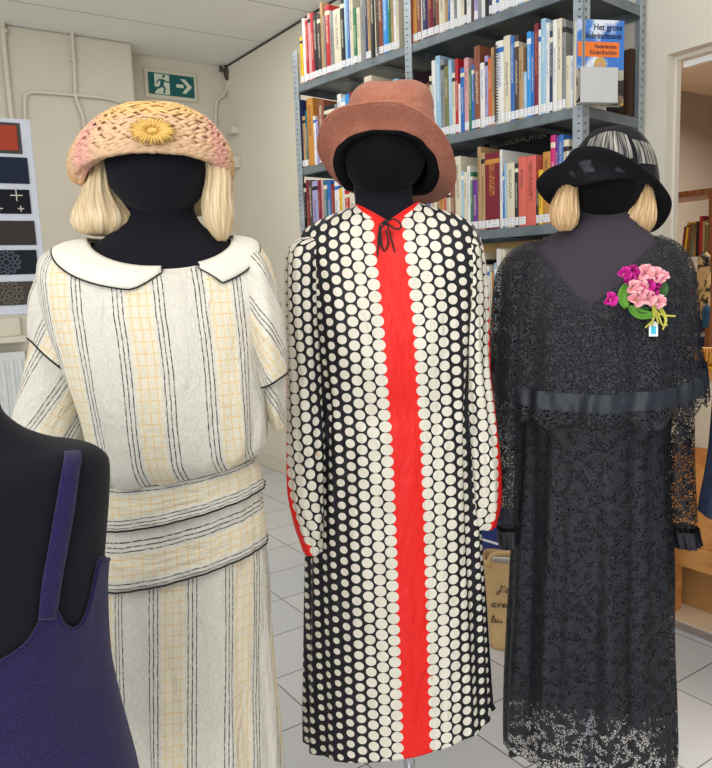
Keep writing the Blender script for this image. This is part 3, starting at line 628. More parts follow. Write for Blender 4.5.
e = empty('bookcase', O2-D1*xl+D2*BV, label='brown wooden open bookcase standing in the side room', cat='bookcase')
for nm, lo, hi in (('side_panel', (xl-.5, BV, 0), (xl-.475, BV+.3, zsh1+.9)), ('side_panel', (xr_, BV, 0), (xr_+.03, BV+.3, zsh1+.0)), ('shelf', (xl-.475, BV, zsh1-.03), (xr_, BV+.3, zsh1)), ('shelf', (xl-.475, BV, ztb-.035), (xr_, BV+.3, ztb-.01))):
    mb = MB(); mb.box(lo, hi, FR); mb.build(nm, M_bw, e)
mb = MB(); mb.box((xl-.475, BV, zsh2-.02), (xr_, BV+.29, zsh2), FR); o = mb.build('shelf', M_white, e); o['label'] = 'white shelf'
k = 0
for a, b, top, c in ((679, 681.5, 226, 'M'), (681.5, 684, 222, 'Y'), (684, 687, 224, 'H'), (687, 689.5, 224, 'A'), (689.5, 692, 226, 'G'), (692, 694, 222, 'O'), (694, 697, 222, 'K'), (697, 700, 217, 'R'), (700, 703, 222, 'T'), (703, 706, 221, 'A'), (706, 709, 222, 'C')):
    a_ = sr(a, 240, BV)[0]; b_ = sr(b, 240, BV)[0]; h = sr(690, top, BV)[1]-zsh2
    le = .10 if k < 5 else 0
    mb = MB(); X_ = -D1*math.cos(le)-ZV*math.sin(le); Z_ = ZV*math.cos(le)-D1*math.sin(le)
    q = O2-D1*a_+D2*(BV+.02)+ZV*(zsh2+.001+(b_-a_)*math.sin(le)); w_ = b_-a_-.001
    e = empty('book', q, label='%s%s book in the side-room bookcase, %s' % ('leaning ' if le else 'upright ', NAMES[c][1], 'the very red-topped tall one' if c == 'R' else 'between %s neighbours' % ('its dark' if k % 2 else 'its pale')), cat='book', group='books in the side-room bookcase')
    nb = [NAMES[z][1] for z in 'MYHAGOKRTAC']
    e['label'] = '%s %s book %s in the side-room bookcase' % ('leaning' if le else 'upright', nb[k], ('beside a %s one' % nb[k+1]) if k < 10 else 'at the right end, by the wooden upright')
    mb.box((0, 0, 0), (w_, .003, h), (q, X_, D2, Z_)); mb.box((0, 0, 0), (.002, .18, h), (q, X_, D2, Z_)); mb.box((w_-.002, 0, 0), (w_, .18, h), (q, X_, D2, Z_)); mb.build('cover', book_mat(c, k % 4), e)
    mb = MB(); mb.box((.002, .003, .003), (w_-.002, .176, h-.003), (q, X_, D2, Z_)); mb.build('pages', M_page, e)
    k += 1
# folded patterned cloth, small objects
t = NT('patterned_cloth'); c = t.ramp(t.noise(26, 4), [(.44, lin((24, 22, 24))), (.52, lin((196, 170, 120)))], 'LINEAR'); t.set(c, .8); M_pat = t.mat
xa, za = sr(697, 320, BV-.06); xb = sr(708, 320, BV-.06)[0]; zc = sr(700, 253, BV-.06)[1]
def drape(x0, x1, z0, z1, v, mat, name, label, cat, th=.04, seed=1):
    rnd = random.Random(seed); mb = MB(); NJ, NI = 18, 32; P = []
    for j in range(NJ):
        f = j/(NJ-1); row_ = []
        for i in range(NI):
            a = 2*math.pi*i/NI; wx = (x1-x0)/2*(.8+.2*math.sin(f*3)+.06*math.sin(5*a+f*9+seed)); wy = th*(1+.25*math.sin(4*a+seed+f*5))
            s_ = 1 if 0 < j < NJ-1 else .3
            row_.append(O2-D1*((x0+x1)/2+wx*s_*math.cos(a))+D2*(v+wy*s_*math.sin(a))+ZV*(z1+(z0-z1)*f+.006*math.sin(3*a)))
        P.append(row_)
    mb.grid(P[::-1], wrapu=True); return tag(mb.build(name, mat, loc=tuple(O2-D1*(x0+x1)/2+D2*v+ZV*z0)), label, cat)
drape(xa, xb, sr(700, 320, BV-.06)[1], zc, BV-.06, M_pat, 'patterned_scarf', 'black and sand patterned cloth hanging in front of the side-room bookcase', 'scarf')
M_tq = plain('teal_cloth', (36, 84, 120), .8)
drape(sr(704, 320, BV-.1)[0], sr(710, 320, BV-.1)[0], sr(700, 327, BV-.1)[1], sr(700, 306, BV-.1)[1], BV-.11, M_tq, 'blue_cloth', 'small blue cloth bundle below the patterned cloth in the side room', 'cloth', .02, 3)
M_dbl = plain('dark_blue_plastic', (34, 52, 104), .4)
e = empty('storage_box', O2-D1*sr(694, 340, BV)[0]+D2*BV+ZV*ztb, label='dark blue storage box with pale lid on the lowest visible bookcase shelf', cat='box')
a_, b_ = sr(691, 340, BV)[0], sr(705, 340, BV)[0]; zl = sr(690, 333, BV)[1]
mb = MB(); mb.box((a_, BV+.03, ztb-.01), (b_, BV+.26, zl-.02), FR); mb.build('box_body', M_dbl, e, bevel=.004)
mb = MB(); mb.box((a_-.006, BV+.024, zl-.02), (b_+.006, BV+.266, zl), FR); mb.build('lid', M_grey, e, bevel=.003)
for j, (p0, p1, tp, c) in enumerate(((684, 687.5, 272, 'S'), (687.5, 690.5, 276, 'R'), (690.5, 693, 274, 'N'))):
    a_ = sr(p0, 300, BV)[0]; b_ = sr(p1, 300, BV)[0]; z0 = ztb-.009; h = sr(690, tp, BV)[1]-z0
    e = empty('folder', O2-D1*a_+D2*(BV+.02)+ZV*z0, label='%s folder upright beside the patterned cloth in the side room' % NAMES[c][1], cat='folder')
    mb = MB(); mb.box((a_, BV+.02, z0), (b_-.001, BV+.022, z0+h), FR); mb.box((a_, BV+.02, z0), (a_+.002, BV+.24, z0+h), FR); mb.box((b_-.003, BV+.02, z0), (b_-.001, BV+.24, z0+h), FR); mb.build('cover', book_mat(c, j), e)
    mb = MB(); mb.box((a_+.002, BV+.022, z0+.003), (b_-.003, BV+.235, z0+h-.004), FR); mb.build('pages', M_page, e)
# counter: wooden top over a white panel, orange-wood bench front below, box on the floor
CV = .42
zt = sr(700, 368, CV)[1]; zt2 = sr(700, 377, CV)[1]; zp = sr(700, 449, CV)[1]
xc0 = sr(690, 400, CV)[0]
zbn0 = sr(700, 543, CV-.12)[1]; zbn1 = sr(700, 450, CV-.0)[1]
x_b = sr(672.5, 500, .06)[0]
e = empty('counter', O2-D1*xc0+D2*CV, label='counter in the side room with wooden top and plain white front', cat='counter')
mb = MB(); mb.box((xc0-.25, CV-.02, zt2), (xc0+1.0, CV+.62, zt), FR); mb.build('countertop', M_oak, e, bevel=.002)
mb = MB(); mb.box((xc0-.25, CV, 0), (xc0+1.0, CV+.6, zt2), FR); mb.build('white_panel', M_cream, e)
e = empty('bench', O2-D1*x_b+D2*.06, label='low orange wooden bench with slanted seat just inside the doorway', cat='bench')
za_ = sr(672.5, 456, .06)[1]; zf0, zf1 = sr(690, 548, .05)[1], 0
zs = sr(674, 548, .06)[1]
P_ = lambda x, v, z: O2-D1*x+D2*v+ZV*z
mb = MB(); vs = []
for x in (x_b-.5, x_b+1.3):
    vs += [P_(x, .07, zs+.02), P_(x, CV-.01, zs+.33), P_(x, CV-.01, zs+.30), P_(x, .07, zs-.015)]
mb.add(vs, [(0, 1, 5, 4), (1, 2, 6, 5), (2, 3, 7, 6), (3, 0, 4, 7), (0, 3, 2, 1), (4, 5, 6, 7)]); mb.build('seat', M_oak, e)
mb = MB(); mb.box((x_b-.5, .05, zs-.06), (x_b+1.3, .07, zs+.03), FR); mb.build('front_rail', M_oak, e, bevel=.003)
for x in (x_b-.0, x_b+1.2):
    mb = MB(); mb.box((x, .05, 0.005), (x+.03, .09, zs-.06), FR); mb.build('leg', M_oak, e)
# cardboard box under the bench
M_card = plain('cardboard', (170, 124, 72), .8, 0, .08, 8)
q = sr(676, 590, .2)
cx0 = sr(680, 575, .22)[0]
e = empty('cardboard_box', P_(cx0, .2, .005), label='brown cardboard box on the floor under the bench', cat='box')
mb = MB(); mb.box((cx0-.1, .14, .005), (cx0+.32, .40, .24), FR); mb.build('box_body', M_card, e, bevel=.003)
mb = MB(); mb.box((cx0-.1, .137, .17), (cx0+.32, .14, .172), FR); mb.build('tape_seam', plain('box_tape', (150, 104, 58), .4), e)
# things on the counter
M_wick = NT('wicker'); wv = M_wick.n('TexWave'); wv.inputs['Scale'].default_value = 30; wv.inputs['Distortion'].default_value = 4
M_wick.put(wv.inputs['Vector'], M_wick.obj()); M_wick.set(M_wick.ramp(wv.outputs[1], [(0, lin((176, 112, 40))), (1, lin((232, 180, 96)))]), .6); M_wick.bump(wv.outputs[1], .5, .003)
a_ = sr(690, 360, CV+.1)[0]; zb_ = zt; 
o = None
mb = MB(); NI = 28; P = []
for j, (z, s_) in enumerate(((0, .0), (0, .9), (.02, 1), (.06, 1.05), (.065, 1.08), (.06, .98), (.01, .92), (.01, 0))):
    P.append([P_(a_+.16+.2*s_*math.cos(t_), CV+.14+.10*s_*math.sin(t_), zt+.001+z) for t_ in [-2*math.pi*i/NI for i in range(NI)]])
mb.grid(P, wrapu=True); o = mb.build('wicker_tray', M_wick.mat, loc=tuple(P_(a_+.16, CV+.14, zt))); tag(o, 'oval wicker tray on the counter in the side room', 'tray')
M_yel = plain('yellow_paper', (250, 214, 40), .6); M_paper = plain('white_paper', (236, 236, 232), .6, 0, .02)
mb = MB(); mb.box((a_+.04, CV-.0, zt+.001), (a_+.4, CV+.03, zt+.006), FR); tag(mb.build('yellow_envelope', M_yel, loc=tuple(P_(a_+.1, CV, zt))), 'yellow envelope on the counter edge in front of the wicker tray', 'envelope')
mb = MB(); 
for k in range(3): mb.box((a_+.0+.01*k, CV+.27, zt+.001+.022*k), (a_+.22-.012*k, CV+.45, zt+.02+.022*k), FR)
tag(mb.build('paper_stack', M_paper, loc=tuple(P_(a_+.1, CV+.3, zt))), 'stack of white papers behind the wicker tray', 'paper stack')
# jute carrier bag on the tiles behind the two dresses
M_jute = NT('jute'); w1 = M_jute.n('TexWave', bands_direction='X'); w2 = M_jute.n('TexWave', bands_direction='Z')
for w_ in (w1, w2): w_.inputs['Scale'].default_value = 160; M_jute.put(w_.inputs['Vector'], M_jute.obj())
hh = M_jute.m('MAXIMUM', w1.outputs[1], w2.outputs[1]); nn = M_jute.noise(18, 4)
M_jute.set(M_jute.mix(nn, lin((222, 188, 138)), lin((192, 154, 104))), .85, 0, .2); M_jute.bump(hh, .35, .001); M_jute = M_jute.mat
YB = 2.60
b0 = atz(488, 650, 0.0); YB = b0[1]+.0
Xb_ = az(103); Xb_ = az(102); Nb_ = np.array([Xb_[1], -Xb_[0], 0]); Nb_ = Nb_ if Nb_[1] < 0 else -Nb_
Pb = at(488, 600, YB)
def bg(px, py): P = plane_hit(px, py, Pb, Nb_); return float((P-Pb)@Xb_), float(P[2])
lb, _ = bg(490, 650); lt, zt_ = bg(483, 561); rw = .25
e = empty('jute_bag', Pb, label='jute carrier bag with black handwriting, standing on the tiles between two dresses', cat='bag')
mb = MB(); NJ, NI = 14, 48; P = []
for j in range(NJ):
    f = j/(NJ-1); z = .002+f*(zt_-.0); x0 = lb+(lt-lb)*f; x1 = x0+rw+.02*f; ddep = .16-.03*f
    row_ = []
    for i in range(NI):
        a = 2*math.pi*i/NI; c_, s_ = math.cos(a), math.sin(a); sx_ = math.copysign(abs(c_)**.35, c_); sy_ = math.copysign(abs(s_)**.35, s_)
        row_.append(Pb+Xb_*((x0+x1)/2+sx_*(x1-x0)/2)-Nb_*(ddep/2-sy_*-ddep/2*(1+.05*math.sin(f*7)))+ZV*(z-Pb[2]-.03*f*f*(.5+.5*sx_)))
    P.append(row_)
mb.grid(P, wrapu=True); mb.f.append(list(range(NI))[::-1]); mb.m.append(0); mb.smooth.append(False)
mb.build('bag_body', M_jute, e, solid=.003)
mb = MB(); r = .006
for vv in (0,):
    x0 = lt+.02; Pm = [Pb+Xb_*xx+Nb_*.002+ZV*(zz-Pb[2]) for xx, zz in ((x0, zt_-.02), (x0+.01, zt_+.022), (x0+.06, zt_+.035), (x0+.15, zt_+.034), (x0+.2, zt_+.02), (x0+.21, zt_-.04))]
    mb.tube(smooth_path(Pm, 24), .008, 8)
mb.build('handle', M_jute, e)
for j, (dx_, dz_, m_) in enumerate(((.03, -.0, M_paper), (.09, -.012, M_paper))):
    mb = MB(); O_ = Pb+Xb_*(lt+dx_)-Nb_*(.03+.03*j)+ZV*(.25-Pb[2]); mb.box((0, 0, 0), (.13, .01, zt_-.25+dz_+.002), (O_, Xb_, -Nb_, ZV))
    o = mb.build('paper_sheaf', m_, loc=tuple(O_)); tag(o, 'white papers sticking out of the jute bag, %s sheaf' % ('front' if j == 0 else 'rear'), 'papers')
# handwriting (strokes as thin tubes): J'au / avec / lui au
M_hand = plain('black_marker', (28, 26, 26), .6)
GL = {'J': [[(.5, 1), (.9, 1)], [(.75, 1), (.6, .1), (.35, -.35), (.1, -.2), (.3, .1), (.8, .35)]], "'": [[(.2, 1.05), (.12, .85)]],
      'a': [[(.6, .55), (.3, .6), (.1, .3), (.25, .03), (.5, .2), (.62, .55), (.58, .1), (.75, .05), (.9, .2)]], 'u': [[(0, .5), (.12, .55), (.1, .15), (.3, .02), (.5, .25), (.58, .55), (.55, .1), (.7, .05), (.85, .2)]],
      'v': [[(0, .5), (.12, .55), (.25, .05), (.5, .55), (.7, .5)]], 'e': [[(0, .2), (.35, .35), (.4, .55), (.2, .58), (.08, .3), (.2, .03), (.5, .1)]], 'c': [[(.55, .5), (.3, .58), (.1, .3), (.25, .03), (.6, .12)]],
      'l': [[(0, .2), (.3, .6), (.38, 1.05), (.2, 1.05), (.12, .4), (.25, .03), (.5, .15)]], 'i': [[(.05, .5), (.1, .1), (.22, .03), (.4, .2)], [(.1, .8), (.11, .82)]], ' ': []}
WD = {'J': .85, "'": .35, 'a': .9, 'u': .85, 'v': .7, 'e': .5, 'c': .6, 'l': .5, 'i': .4, ' ': .4}
for body, px, py in (("J'au", 496, 592), ('avec', 490.5, 606.5), ('lui au', 490.5, 622)):
    x0, z0 = bg(px, py); s_ = .025; mb = MB(); cx_ = 0
    for ch in body:
        for st in GL[ch]:
            pts = [Pb+Xb_*(x0+s_*(cx_+a*.9+b*.18))+Nb_*.0035+ZV*(z0+s_*b*.95-Pb[2]) for a, b in st]
            mb.tube(smooth_path(pts, len(pts)*4) if len(pts) > 2 else pts, .0016, 5)
        cx_ += WD[ch]
    mb.build('handwriting', M_hand, e)
# dark navy bag corner / blue thing above the jute bag
M_navb = plain('blue_folder', (24, 44, 110), .4)
xa_, xb_ = xrow(477, .3, .03), xrow(497, .3, .03); zt_b = sfront(488, 533, .03)[1]; zm_ = sfront(488, 542, .03)[1]
e = empty('storage_box', S0+SX*xa_+SY*.03+ZV*.12, label='blue box with white rim on the bottom shelf above the jute bag', cat='box')
mb = MB(); mb.box((xa_-.05, .03, .1205), (xb_+.02, .25, zm_-.0), FS); mb.build('box_body', M_navb, e)
mb = MB(); mb.box((xa_-.052, .028, zm_), (xb_+.022, .252, zm_+.008), FS); mb.build('rim', M_white, e)
mb = MB(); mb.box((xa_-.05, .03, zm_+.008), (xb_+.02, .25, zt_b+.03), FS); mb.build('lid', M_navb, e, bevel=.004)
# ------------------------------------------------------------------ lofted cloth and bodies
class Loft:
    """rings: (xl, xr, ys, yf, Y, ry[, tilt_px]) silhouettes in the camera's view of a body standing at depth Y;
    they are turned into real ellipses (metres) around an upright axis"""
    def __init__(s, rings, wpow=1.3, ex=1.0, vee=False, fold=None, back=0.):
        R_ = []
        for r in rings:
            xl, xr, ys, yf, Y, ry = r[:6]; tl = r[6] if len(r) > 6 else 0
            C = at((xl+xr)/2, ys, Y); k = float((C-CAM)@FW)/F; rx = (xr-xl)/2*k
            dz = 0. if yf is None else float(at((xl+xr)/2, yf, Y-ry)[2]-C[2])
            R_.append([C[0], C[1], C[2], rx, ry, dz, -tl*k])
        s.R = np.array(R_); s.wp = wpow; s.ex = ex; s.vee = vee; s.fold = fold; s.back = back
        d = np.array([s.R[:, 0].mean(), s.R[:, 1].mean(), 0]); d /= np.linalg.norm(d); s.r = d; s.l = np.array([d[1], -d[0], 0])
        s.n = len(rings)
    def par(s, t):
        if not hasattr(s, 'c'): s.c = {}
        v = s.c.get(t)
        if v is None: v = s.c[t] = [float(q) for q in cr(s.R, max(0, min(s.n-1, t)))]
        return v
    def P(s, th, t, off=0.):
        cx, cy, cz, rx, ry, dz, tl = s.par(t); c, si = math.cos(th), math.sin(th)
        e = s.ex; ux = math.copysign(abs(c)**e, c); uy = math.copysign(abs(si)**e, si)
        f = max(0., -si); vv = max(0., 1-t/s.vee) if s.vee else 0.; w_ = vv*(1-abs(c))+(1-vv)*f**s.wp
        if si > 0: w_ = 0
        o = off+(s.fold(th, t) if s.fold else 0.)
        z = cz+dz*w_+tl*ux+s.back*max(0, si)*max(0, 1-t)
        A, B = ux*(rx+o), uy*(ry+o); l, r = s.l, s.r; return np.array([cx+l[0]*A+r[0]*B, cy+l[1]*A+r[1]*B, z])
    def u0(s, t, px=None):
        """angle of the front line; px = its column in view"""
        if px is None: return 1.5*math.pi
        a, b = math.pi, 2*math.pi
        for _ in range(28):
            m_ = (a+b)/2; v = s.P(m_, t)-CAM; q = 356+F*(v@RT)/(v@FW)
            if q < px: a = m_
            else: b = m_
        return a
    def mesh(s, NI=96, NJ=40, t0=0, t1=None, off=0., uvf=None, center=None, th0=None, vz=True):
        t1 = s.n-1 if t1 is None else t1; P = []; UV = []
        for j in range(NJ+1):
            t = t0+(t1-t0)*j/NJ; row_ = [s.P(math.pi/2+2*math.pi*i/NI, t, off) for i in range(NI+1)]
            acc = [0.]
            base = [s.P(math.pi/2+2*math.pi*i/NI, t, off)[:2] for i in range(NI+1)]
            for i in range(NI): acc.append(acc[-1]+float(np.linalg.norm(base[i+1]-base[i])))
            thc = center(t) if center else 1.5*math.pi
            fi = (thc-math.pi/2)/(2*math.pi)*NI; fi %= NI; k = int(fi); a0 = acc[k]+(acc[k+1]-acc[k])*(fi-k)
            L = acc[-1]; rr = []
            for i in range(NI+1):
                u = acc[i]-a0
                if center and th0: pass
                v = -row_[i][2] if vz else t*.1
                rr.append(uvf(u, v, t, L) if uvf else (u, v))
            P.append(row_); UV.append(rr)
        mb = MB(); nj, ni = NJ+1, NI+1
        vs = [p for r in P for p in r[:-1]]; fs = []; uvs = []
        for j in range(NJ):
            for i in range(NI):
                i2 = (i+1) % NI; fs.append((j*NI+i, (j+1)*NI+i, (j+1)*NI+i2, j*NI+i2)); uvs.append((UV[j][i], UV[j+1][i], UV[j+1][i+1], UV[j][i+1]))
        mb.add(vs, fs, 0, uvs, True); return mb
    def ring(s, t, off=0., n=96, dz=0.): return [s.P(math.pi/2+2*math.pi*i/n, t, off)+ZV*dz for i in range(n)]
def ellipsoid(c, a, b, d, l, r, tilt=0., NI=40, NJ=24, egg=0.):
    mb = MB(); P = []
    for j in range(NJ+1):
        ph = math.pi*j/NJ; z = math.cos(ph); q = math.sin(ph)*(1+egg*z)
        P.append([c+l*(a*q*math.cos(t))+r*(b*q*math.sin(t))+ZV*(d*z)+r*(tilt*z) for t in [-2*math.pi*i/NI for i in range(NI)]])
    mb.grid(P[::-1], wrapu=True); return mb
M_chrome = plain('chrome', (190, 192, 196), .18, .9, .03)
M_jersey = NT('black_jersey'); M_jersey.set(lin((18, 18, 26)), .88, 0, .15); M_jersey.bump(M_jersey.noise(900, 2), .15, .0005); M_jersey.put(M_jersey.b.inputs['Sheen Weight'], .06); M_jersey.put(M_jersey.b.inputs['Sheen Roughness'], .5); M_jersey = M_jersey.mat
M_jgrey = NT('charcoal_jersey'); M_jgrey.set(lin((62, 55, 62)), .85, 0, .2); M_jgrey.bump(M_jgrey.noise(900, 2), .2, .0005); M_jgrey = M_jgrey.mat
M_jhead = NT('black_head_cover'); M_jhead.set(lin((14, 12, 14)), .92, 0, .12); M_jhead.put(M_jhead.b.inputs['Sheen Weight'], .03); M_jhead = M_jhead.mat
def stand(e, x, y, ztop, r=.013):
    mb = MB(); mb.tube([(x, y, .03), (x, y, ztop)], r, 16); mb.build('stand_pole', M_chrome, e)
    mb = MB(); NI = 40; P = []
    for rr, z in ((0, .001), (.17, .001), (.172, .006), (.165, .012), (.03, .02), (.018, .04), (0, .04)): P.append([(x+rr*math.cos(t_), y+rr*math.sin(t_), z) for t_ in [-2*math.pi*i/NI for i in range(NI)]])
    mb.grid(P, wrapu=True); mb.build('base', M_chrome, e)
# --- fabrics
def linen(name, rowmode=False):
    t = NT(name); uvv, u, v = t.uv()
    nz = t.n('TexNoise'); nz.inputs['Scale'].default_value = 40; nz.inputs['Detail'].default_value = 3; t.put(nz.inputs['Vector'], uvv)
    wob = t.m('MULTIPLY', t.m('SUBTRACT', nz.outputs[0], .5), .0025)
    uu = t.m('ADD', u, wob); vv = t.m('ADD', v, wob)
    P = .130
    def fold_(x, p): return t.m('SUBTRACT', x, t.m('MULTIPLY', t.m('FLOOR', t.m('DIVIDE', x, p)), p))
    a = fold_(uu, P/2)                                    # 0..0.067 : group centred at .0335
    d = t.m('SUBTRACT', a, P/4)
    line = None
    for k in (-.0072, 0, .0072):
        q = t.m('LESS_THAN', t.m('ABSOLUTE', t.m('SUBTRACT', d, k)), .00095); line = q if line is None else t.m('MAXIMUM', line, q)
    # slubby breaks in the black threads
    br_ = t.n('TexNoise'); br_.inputs['Scale'].default_value = 1; br_.inputs['Detail'].default_value = 4; t.put(br_.inputs['Vector'], t.mapping(uvv, scale=(260, 130, 1)))
    line = t.m('MULTIPLY', line, t.m('ADD', t.m('MULTIPLY', t.m('GREATER_THAN', br_.outputs[0], .47), .45), .5))
    b = fold_(t.m('ADD', uu, P/4), P)                     # yellow zone is the half period b<.067
    inz = t.m('MULTIPLY', t.m('GREATER_THAN', b, .012), t.m('LESS_THAN', b, .053))
    yl = None
    for k in (.0195, .0325, .0455):
        q = t.m('LESS_THAN', t.m('ABSOLUTE', t.m('SUBTRACT', b, k)), .0008); yl = q if yl is None else t.m('MAXIMUM', yl, q)
    c = fold_(vv, .019); hz = t.m('LESS_THAN', t.m('ABSOLUTE', t.m('SUBTRACT', c, .009)), .0008)
    yl = t.m('MULTIPLY', t.m('MAXIMUM', yl, hz), inz)
    wv = t.n('TexNoise'); wv.inputs['Scale'].default_value = 1; t.put(wv.inputs['Vector'], t.mapping(uvv, scale=(900, 120, 1)))
    wv2 = t.n('TexNoise'); wv2.inputs['Scale'].default_value = 1; t.put(wv2.inputs['Vector'], t.mapping(uvv, scale=(120, 900, 1)))
    h = t.m('ADD', wv.outputs[0], wv2.outputs[0])
    base = t.mix(t.m('MULTIPLY', t.m('SUBTRACT', h, .7), 1.4, clamp=True), lin((200, 195, 182)), lin((232, 226, 210)))
    base = t.mix(t.m('MULTIPLY', inz, .35), base, lin((240, 226, 184)))
    col = t.mix(t.m('MULTIPLY', yl, .7), base, lin((228, 184, 104))); col = t.mix(line, col, lin((44, 44, 52)))
    wr = t.n('TexNoise'); wr.inputs['Scale'].default_value = 1; wr.inputs['Detail'].default_value = 4; wr.inputs['Distortion'].default_value = .8; t.put(wr.inputs['Vector'], t.mapping(uvv, scale=(26, 9, 1)))
    t.set(col, .85, 0, .2); t.bump(t.m('ADD', t.m('MULTIPLY', h, .14), t.m('MULTIPLY', wr.outputs[0], 2.2)), .9, .007); return t.mat
M_linen = linen('striped_linen')
M_lcream = NT('cream_linen'); M_lcream.set(M_lcream.mix(M_lcream.noise(60, 4), lin((216, 210, 194)), lin((234, 229, 214))), .85, 0, .2); M_lcream.bump(M_lcream.noise(400, 3), .3, .0008); M_lcream = M_lcream.mat
M_piping = plain('black_piping', (24, 24, 28), .7)
def dots(name):
    t = NT(name); uvv, u, v = t.uv(); p, q = .0242, .0227; red = .0285
    au = t.m('ABSOLUTE', u); widen = t.m('MULTIPLY', t.m('MAXIMUM', t.m('SUBTRACT', t.m('MULTIPLY', v, -1), 1.464), 0), 1.5)
    x = t.m('SUBTRACT', au, red-.002); i = t.m('MAXIMUM', t.m('FLOOR', t.m('DIVIDE', x, p)), 0)
    xc = t.m('MULTIPLY', t.m('ADD', i, .5), p); dx = t.m('SUBTRACT', x, xc)
    par = t.m('MULTIPLY', t.m('MODULO', i, 2), q/2)
    vv = t.m('ADD', t.m('ADD', v, 10), par); f = t.m('SUBTRACT', vv, t.m('MULTIPLY', t.m('FLOOR', t.m('DIVIDE', vv, q)), q)); dy = t.m('SUBTRACT', f, q/2)
    r = t.m('SUBTRACT', .0121, t.m('MULTIPLY', t.m('MINIMUM', t.m('MAXIMUM', t.m('SUBTRACT', i, 1), 0), 4), .0012)); ry = t.m('MULTIPLY', r, .90)
    a = t.m('DIVIDE', dx, r); b = t.m('DIVIDE', dy, ry); e2 = t.m('ADD', t.m('MULTIPLY', a, a), t.m('MULTIPLY', b, b))
    isd = t.m('LESS_THAN', e2, 1.0)
    isred = t.m('LESS_THAN', au, t.m('ADD', red+.004, widen))
    isd = t.m('MULTIPLY', isd, t.m('GREATER_THAN', x, widen))
    wh = t.mix(t.noise(14, 4), lin((226, 220, 204)), lin((206, 198, 178)))
    stn = t.m('GREATER_THAN', t.noise(26, 2), .735)
    wh = t.mix(t.m('MULTIPLY', stn, .5), wh, lin((206, 170, 110)))
    col = t.mix(isred, lin((17, 17, 24)), lin((222, 24, 14))); col = t.mix(isd, col, wh)
    t.set(col, .55, 0, .35); wr = t.n('TexNoise'); wr.inputs['Scale'].default_value = 1; wr.inputs['Detail'].default_value = 4; wr.inputs['Distortion'].default_value = .6; t.put(wr.inputs['Vector'], t.mapping(uvv, scale=(30, 10, 1)))
    t.bump(wr.outputs[0], .9, .012); return t.mat
M_dots = dots('polka_dot_crepe')
M_redc = plain('red_crepe', (218, 24, 16), .6, 0, .08)
def lace(name, scale, solid_, hole, col=(46, 48, 53), cord=.16):
    t = NT(name); uvv, u, v = t.uv()
    vo = t.n('TexVoronoi', feature='DISTANCE_TO_EDGE'); vo.inputs['Scale'].default_value = scale; t.put(vo.inputs['Vector'], uvv)
    v2 = t.n('TexVoronoi', feature='F1'); v2.inputs['Scale'].default_value = scale*.5; t.put(v2.inputs['Vector'], uvv)
    nz = t.n('TexNoise'); nz.inputs['Scale'].default_value = scale*.22; nz.inputs['Detail'].default_value = 3; t.put(nz.inputs['Vector'], uvv)
    cordm = t.m('LESS_THAN', vo.outputs[0], cord); sol = t.m('LESS_THAN', nz.outputs[0], solid_)
    fl = t.m('LESS_THAN', v2.outputs[0], .2)
    a = t.m('MAXIMUM', t.m('MAXIMUM', cordm, sol), fl)
    alpha = t.m('MAXIMUM', a, hole)
    h = t.m('MULTIPLY', a, t.m('SUBTRACT', 1, vo.outputs[0]))
    c = t.mix(t.m('MULTIPLY', t.m('MAXIMUM', cordm, fl), .9), tuple(x*.32 for x in lin(col)[:3])+(1,), lin(col))
    t.set(c, .55, 0, .35); t.put(t.b.inputs['Alpha'], alpha); t.bump(h, .9, .002); return t.mat
M_lace = lace('black_lace', 235, .40, .0, (37, 38, 43), .13); M_lopen = lace('open_black_lace', 165, .40, .0, (30, 31, 36), .11); M_lskirt = lace('dense_black_lace', 215, .50, .0, (31, 33, 38), .13)
M_slip = plain('black_slip', (17, 17, 20), .7, 0, .1)
M_satin = NT('blue_black_satin'); M_satin.set(M_satin.mix(M_satin.noise(20, 3), lin((16, 20, 26)), lin((30, 37, 47))), .5, 0, .4); M_satin.bump(M_satin.noise(30, 3), .3, .004); M_satin = M_satin.mat
M_ribbon = plain('black_ribbon', (26, 27, 31), .45, 0, .2)
def hair_mat(name, a, b, c):
    t = NT(name); n1 = t.n('TexNoise'); n1.inputs['Scale'].default_value = 1; n1.inputs['Detail'].default_value = 5; uvv, u, v = t.uv(); t.put(n1.inputs['Vector'], t.mapping(uvv, scale=(420, 14, 1)))
    t.set(t.ramp(n1.outputs[0], [(.3, lin(a)), (.5, lin(b)), (.7, lin(c))]), .42, 0, .5); t.bump(n1.outputs[0], .7, .002); t.put(t.b.inputs['Anisotropic'], .6); return t.mat
M_blond = hair_mat('blond_hair', (184, 148, 104), (220, 194, 150), (238, 220, 190)); M_honey = hair_mat('honey_blond_hair', (166, 122, 76), (212, 174, 124), (236, 210, 168))
# ================================================================== figure 1: striped linen dress
Y1 = 1.30
def fold1(th, t):
    f = max(0, (t-8)/4); return .003*math.sin(9*th+1.2)*min(1, f)+.0012*math.sin(23*th)*min(1, f)
f1 = Loft([(94, 230, 240, 270, Y1, .075), (70, 250, 243, 281, Y1, .09), (48, 264, 254, 296, Y1, .10), (46, 270, 275, 318, Y1, .11), (52, 270, 310, 345, Y1, .116), (66, 267, 350, 380, Y1, .12), (84, 267, 400, 430, Y1, .125), (93, 267, 435, 460, Y1, .125, -4), (97, 264, 455, 474, Y1, .12, -7), (105, 252, 466, 482, Y1, .105, -8)], wpow=1.1, ex=.86,
          fold=lambda th, t: (.0028*math.sin(11*th+.5)+.002*math.sin(19*th+t))*max(0, min(1, (t-3.5)/4)))
d1 = empty('linen_dress', at(180, 600, Y1)*[1, 1, 0], label='cream linen dress with black stripe groups and yellow checks, white collar', cat='dress')
cen1 = lambda px: (lambda t: f1.u0(t, px))
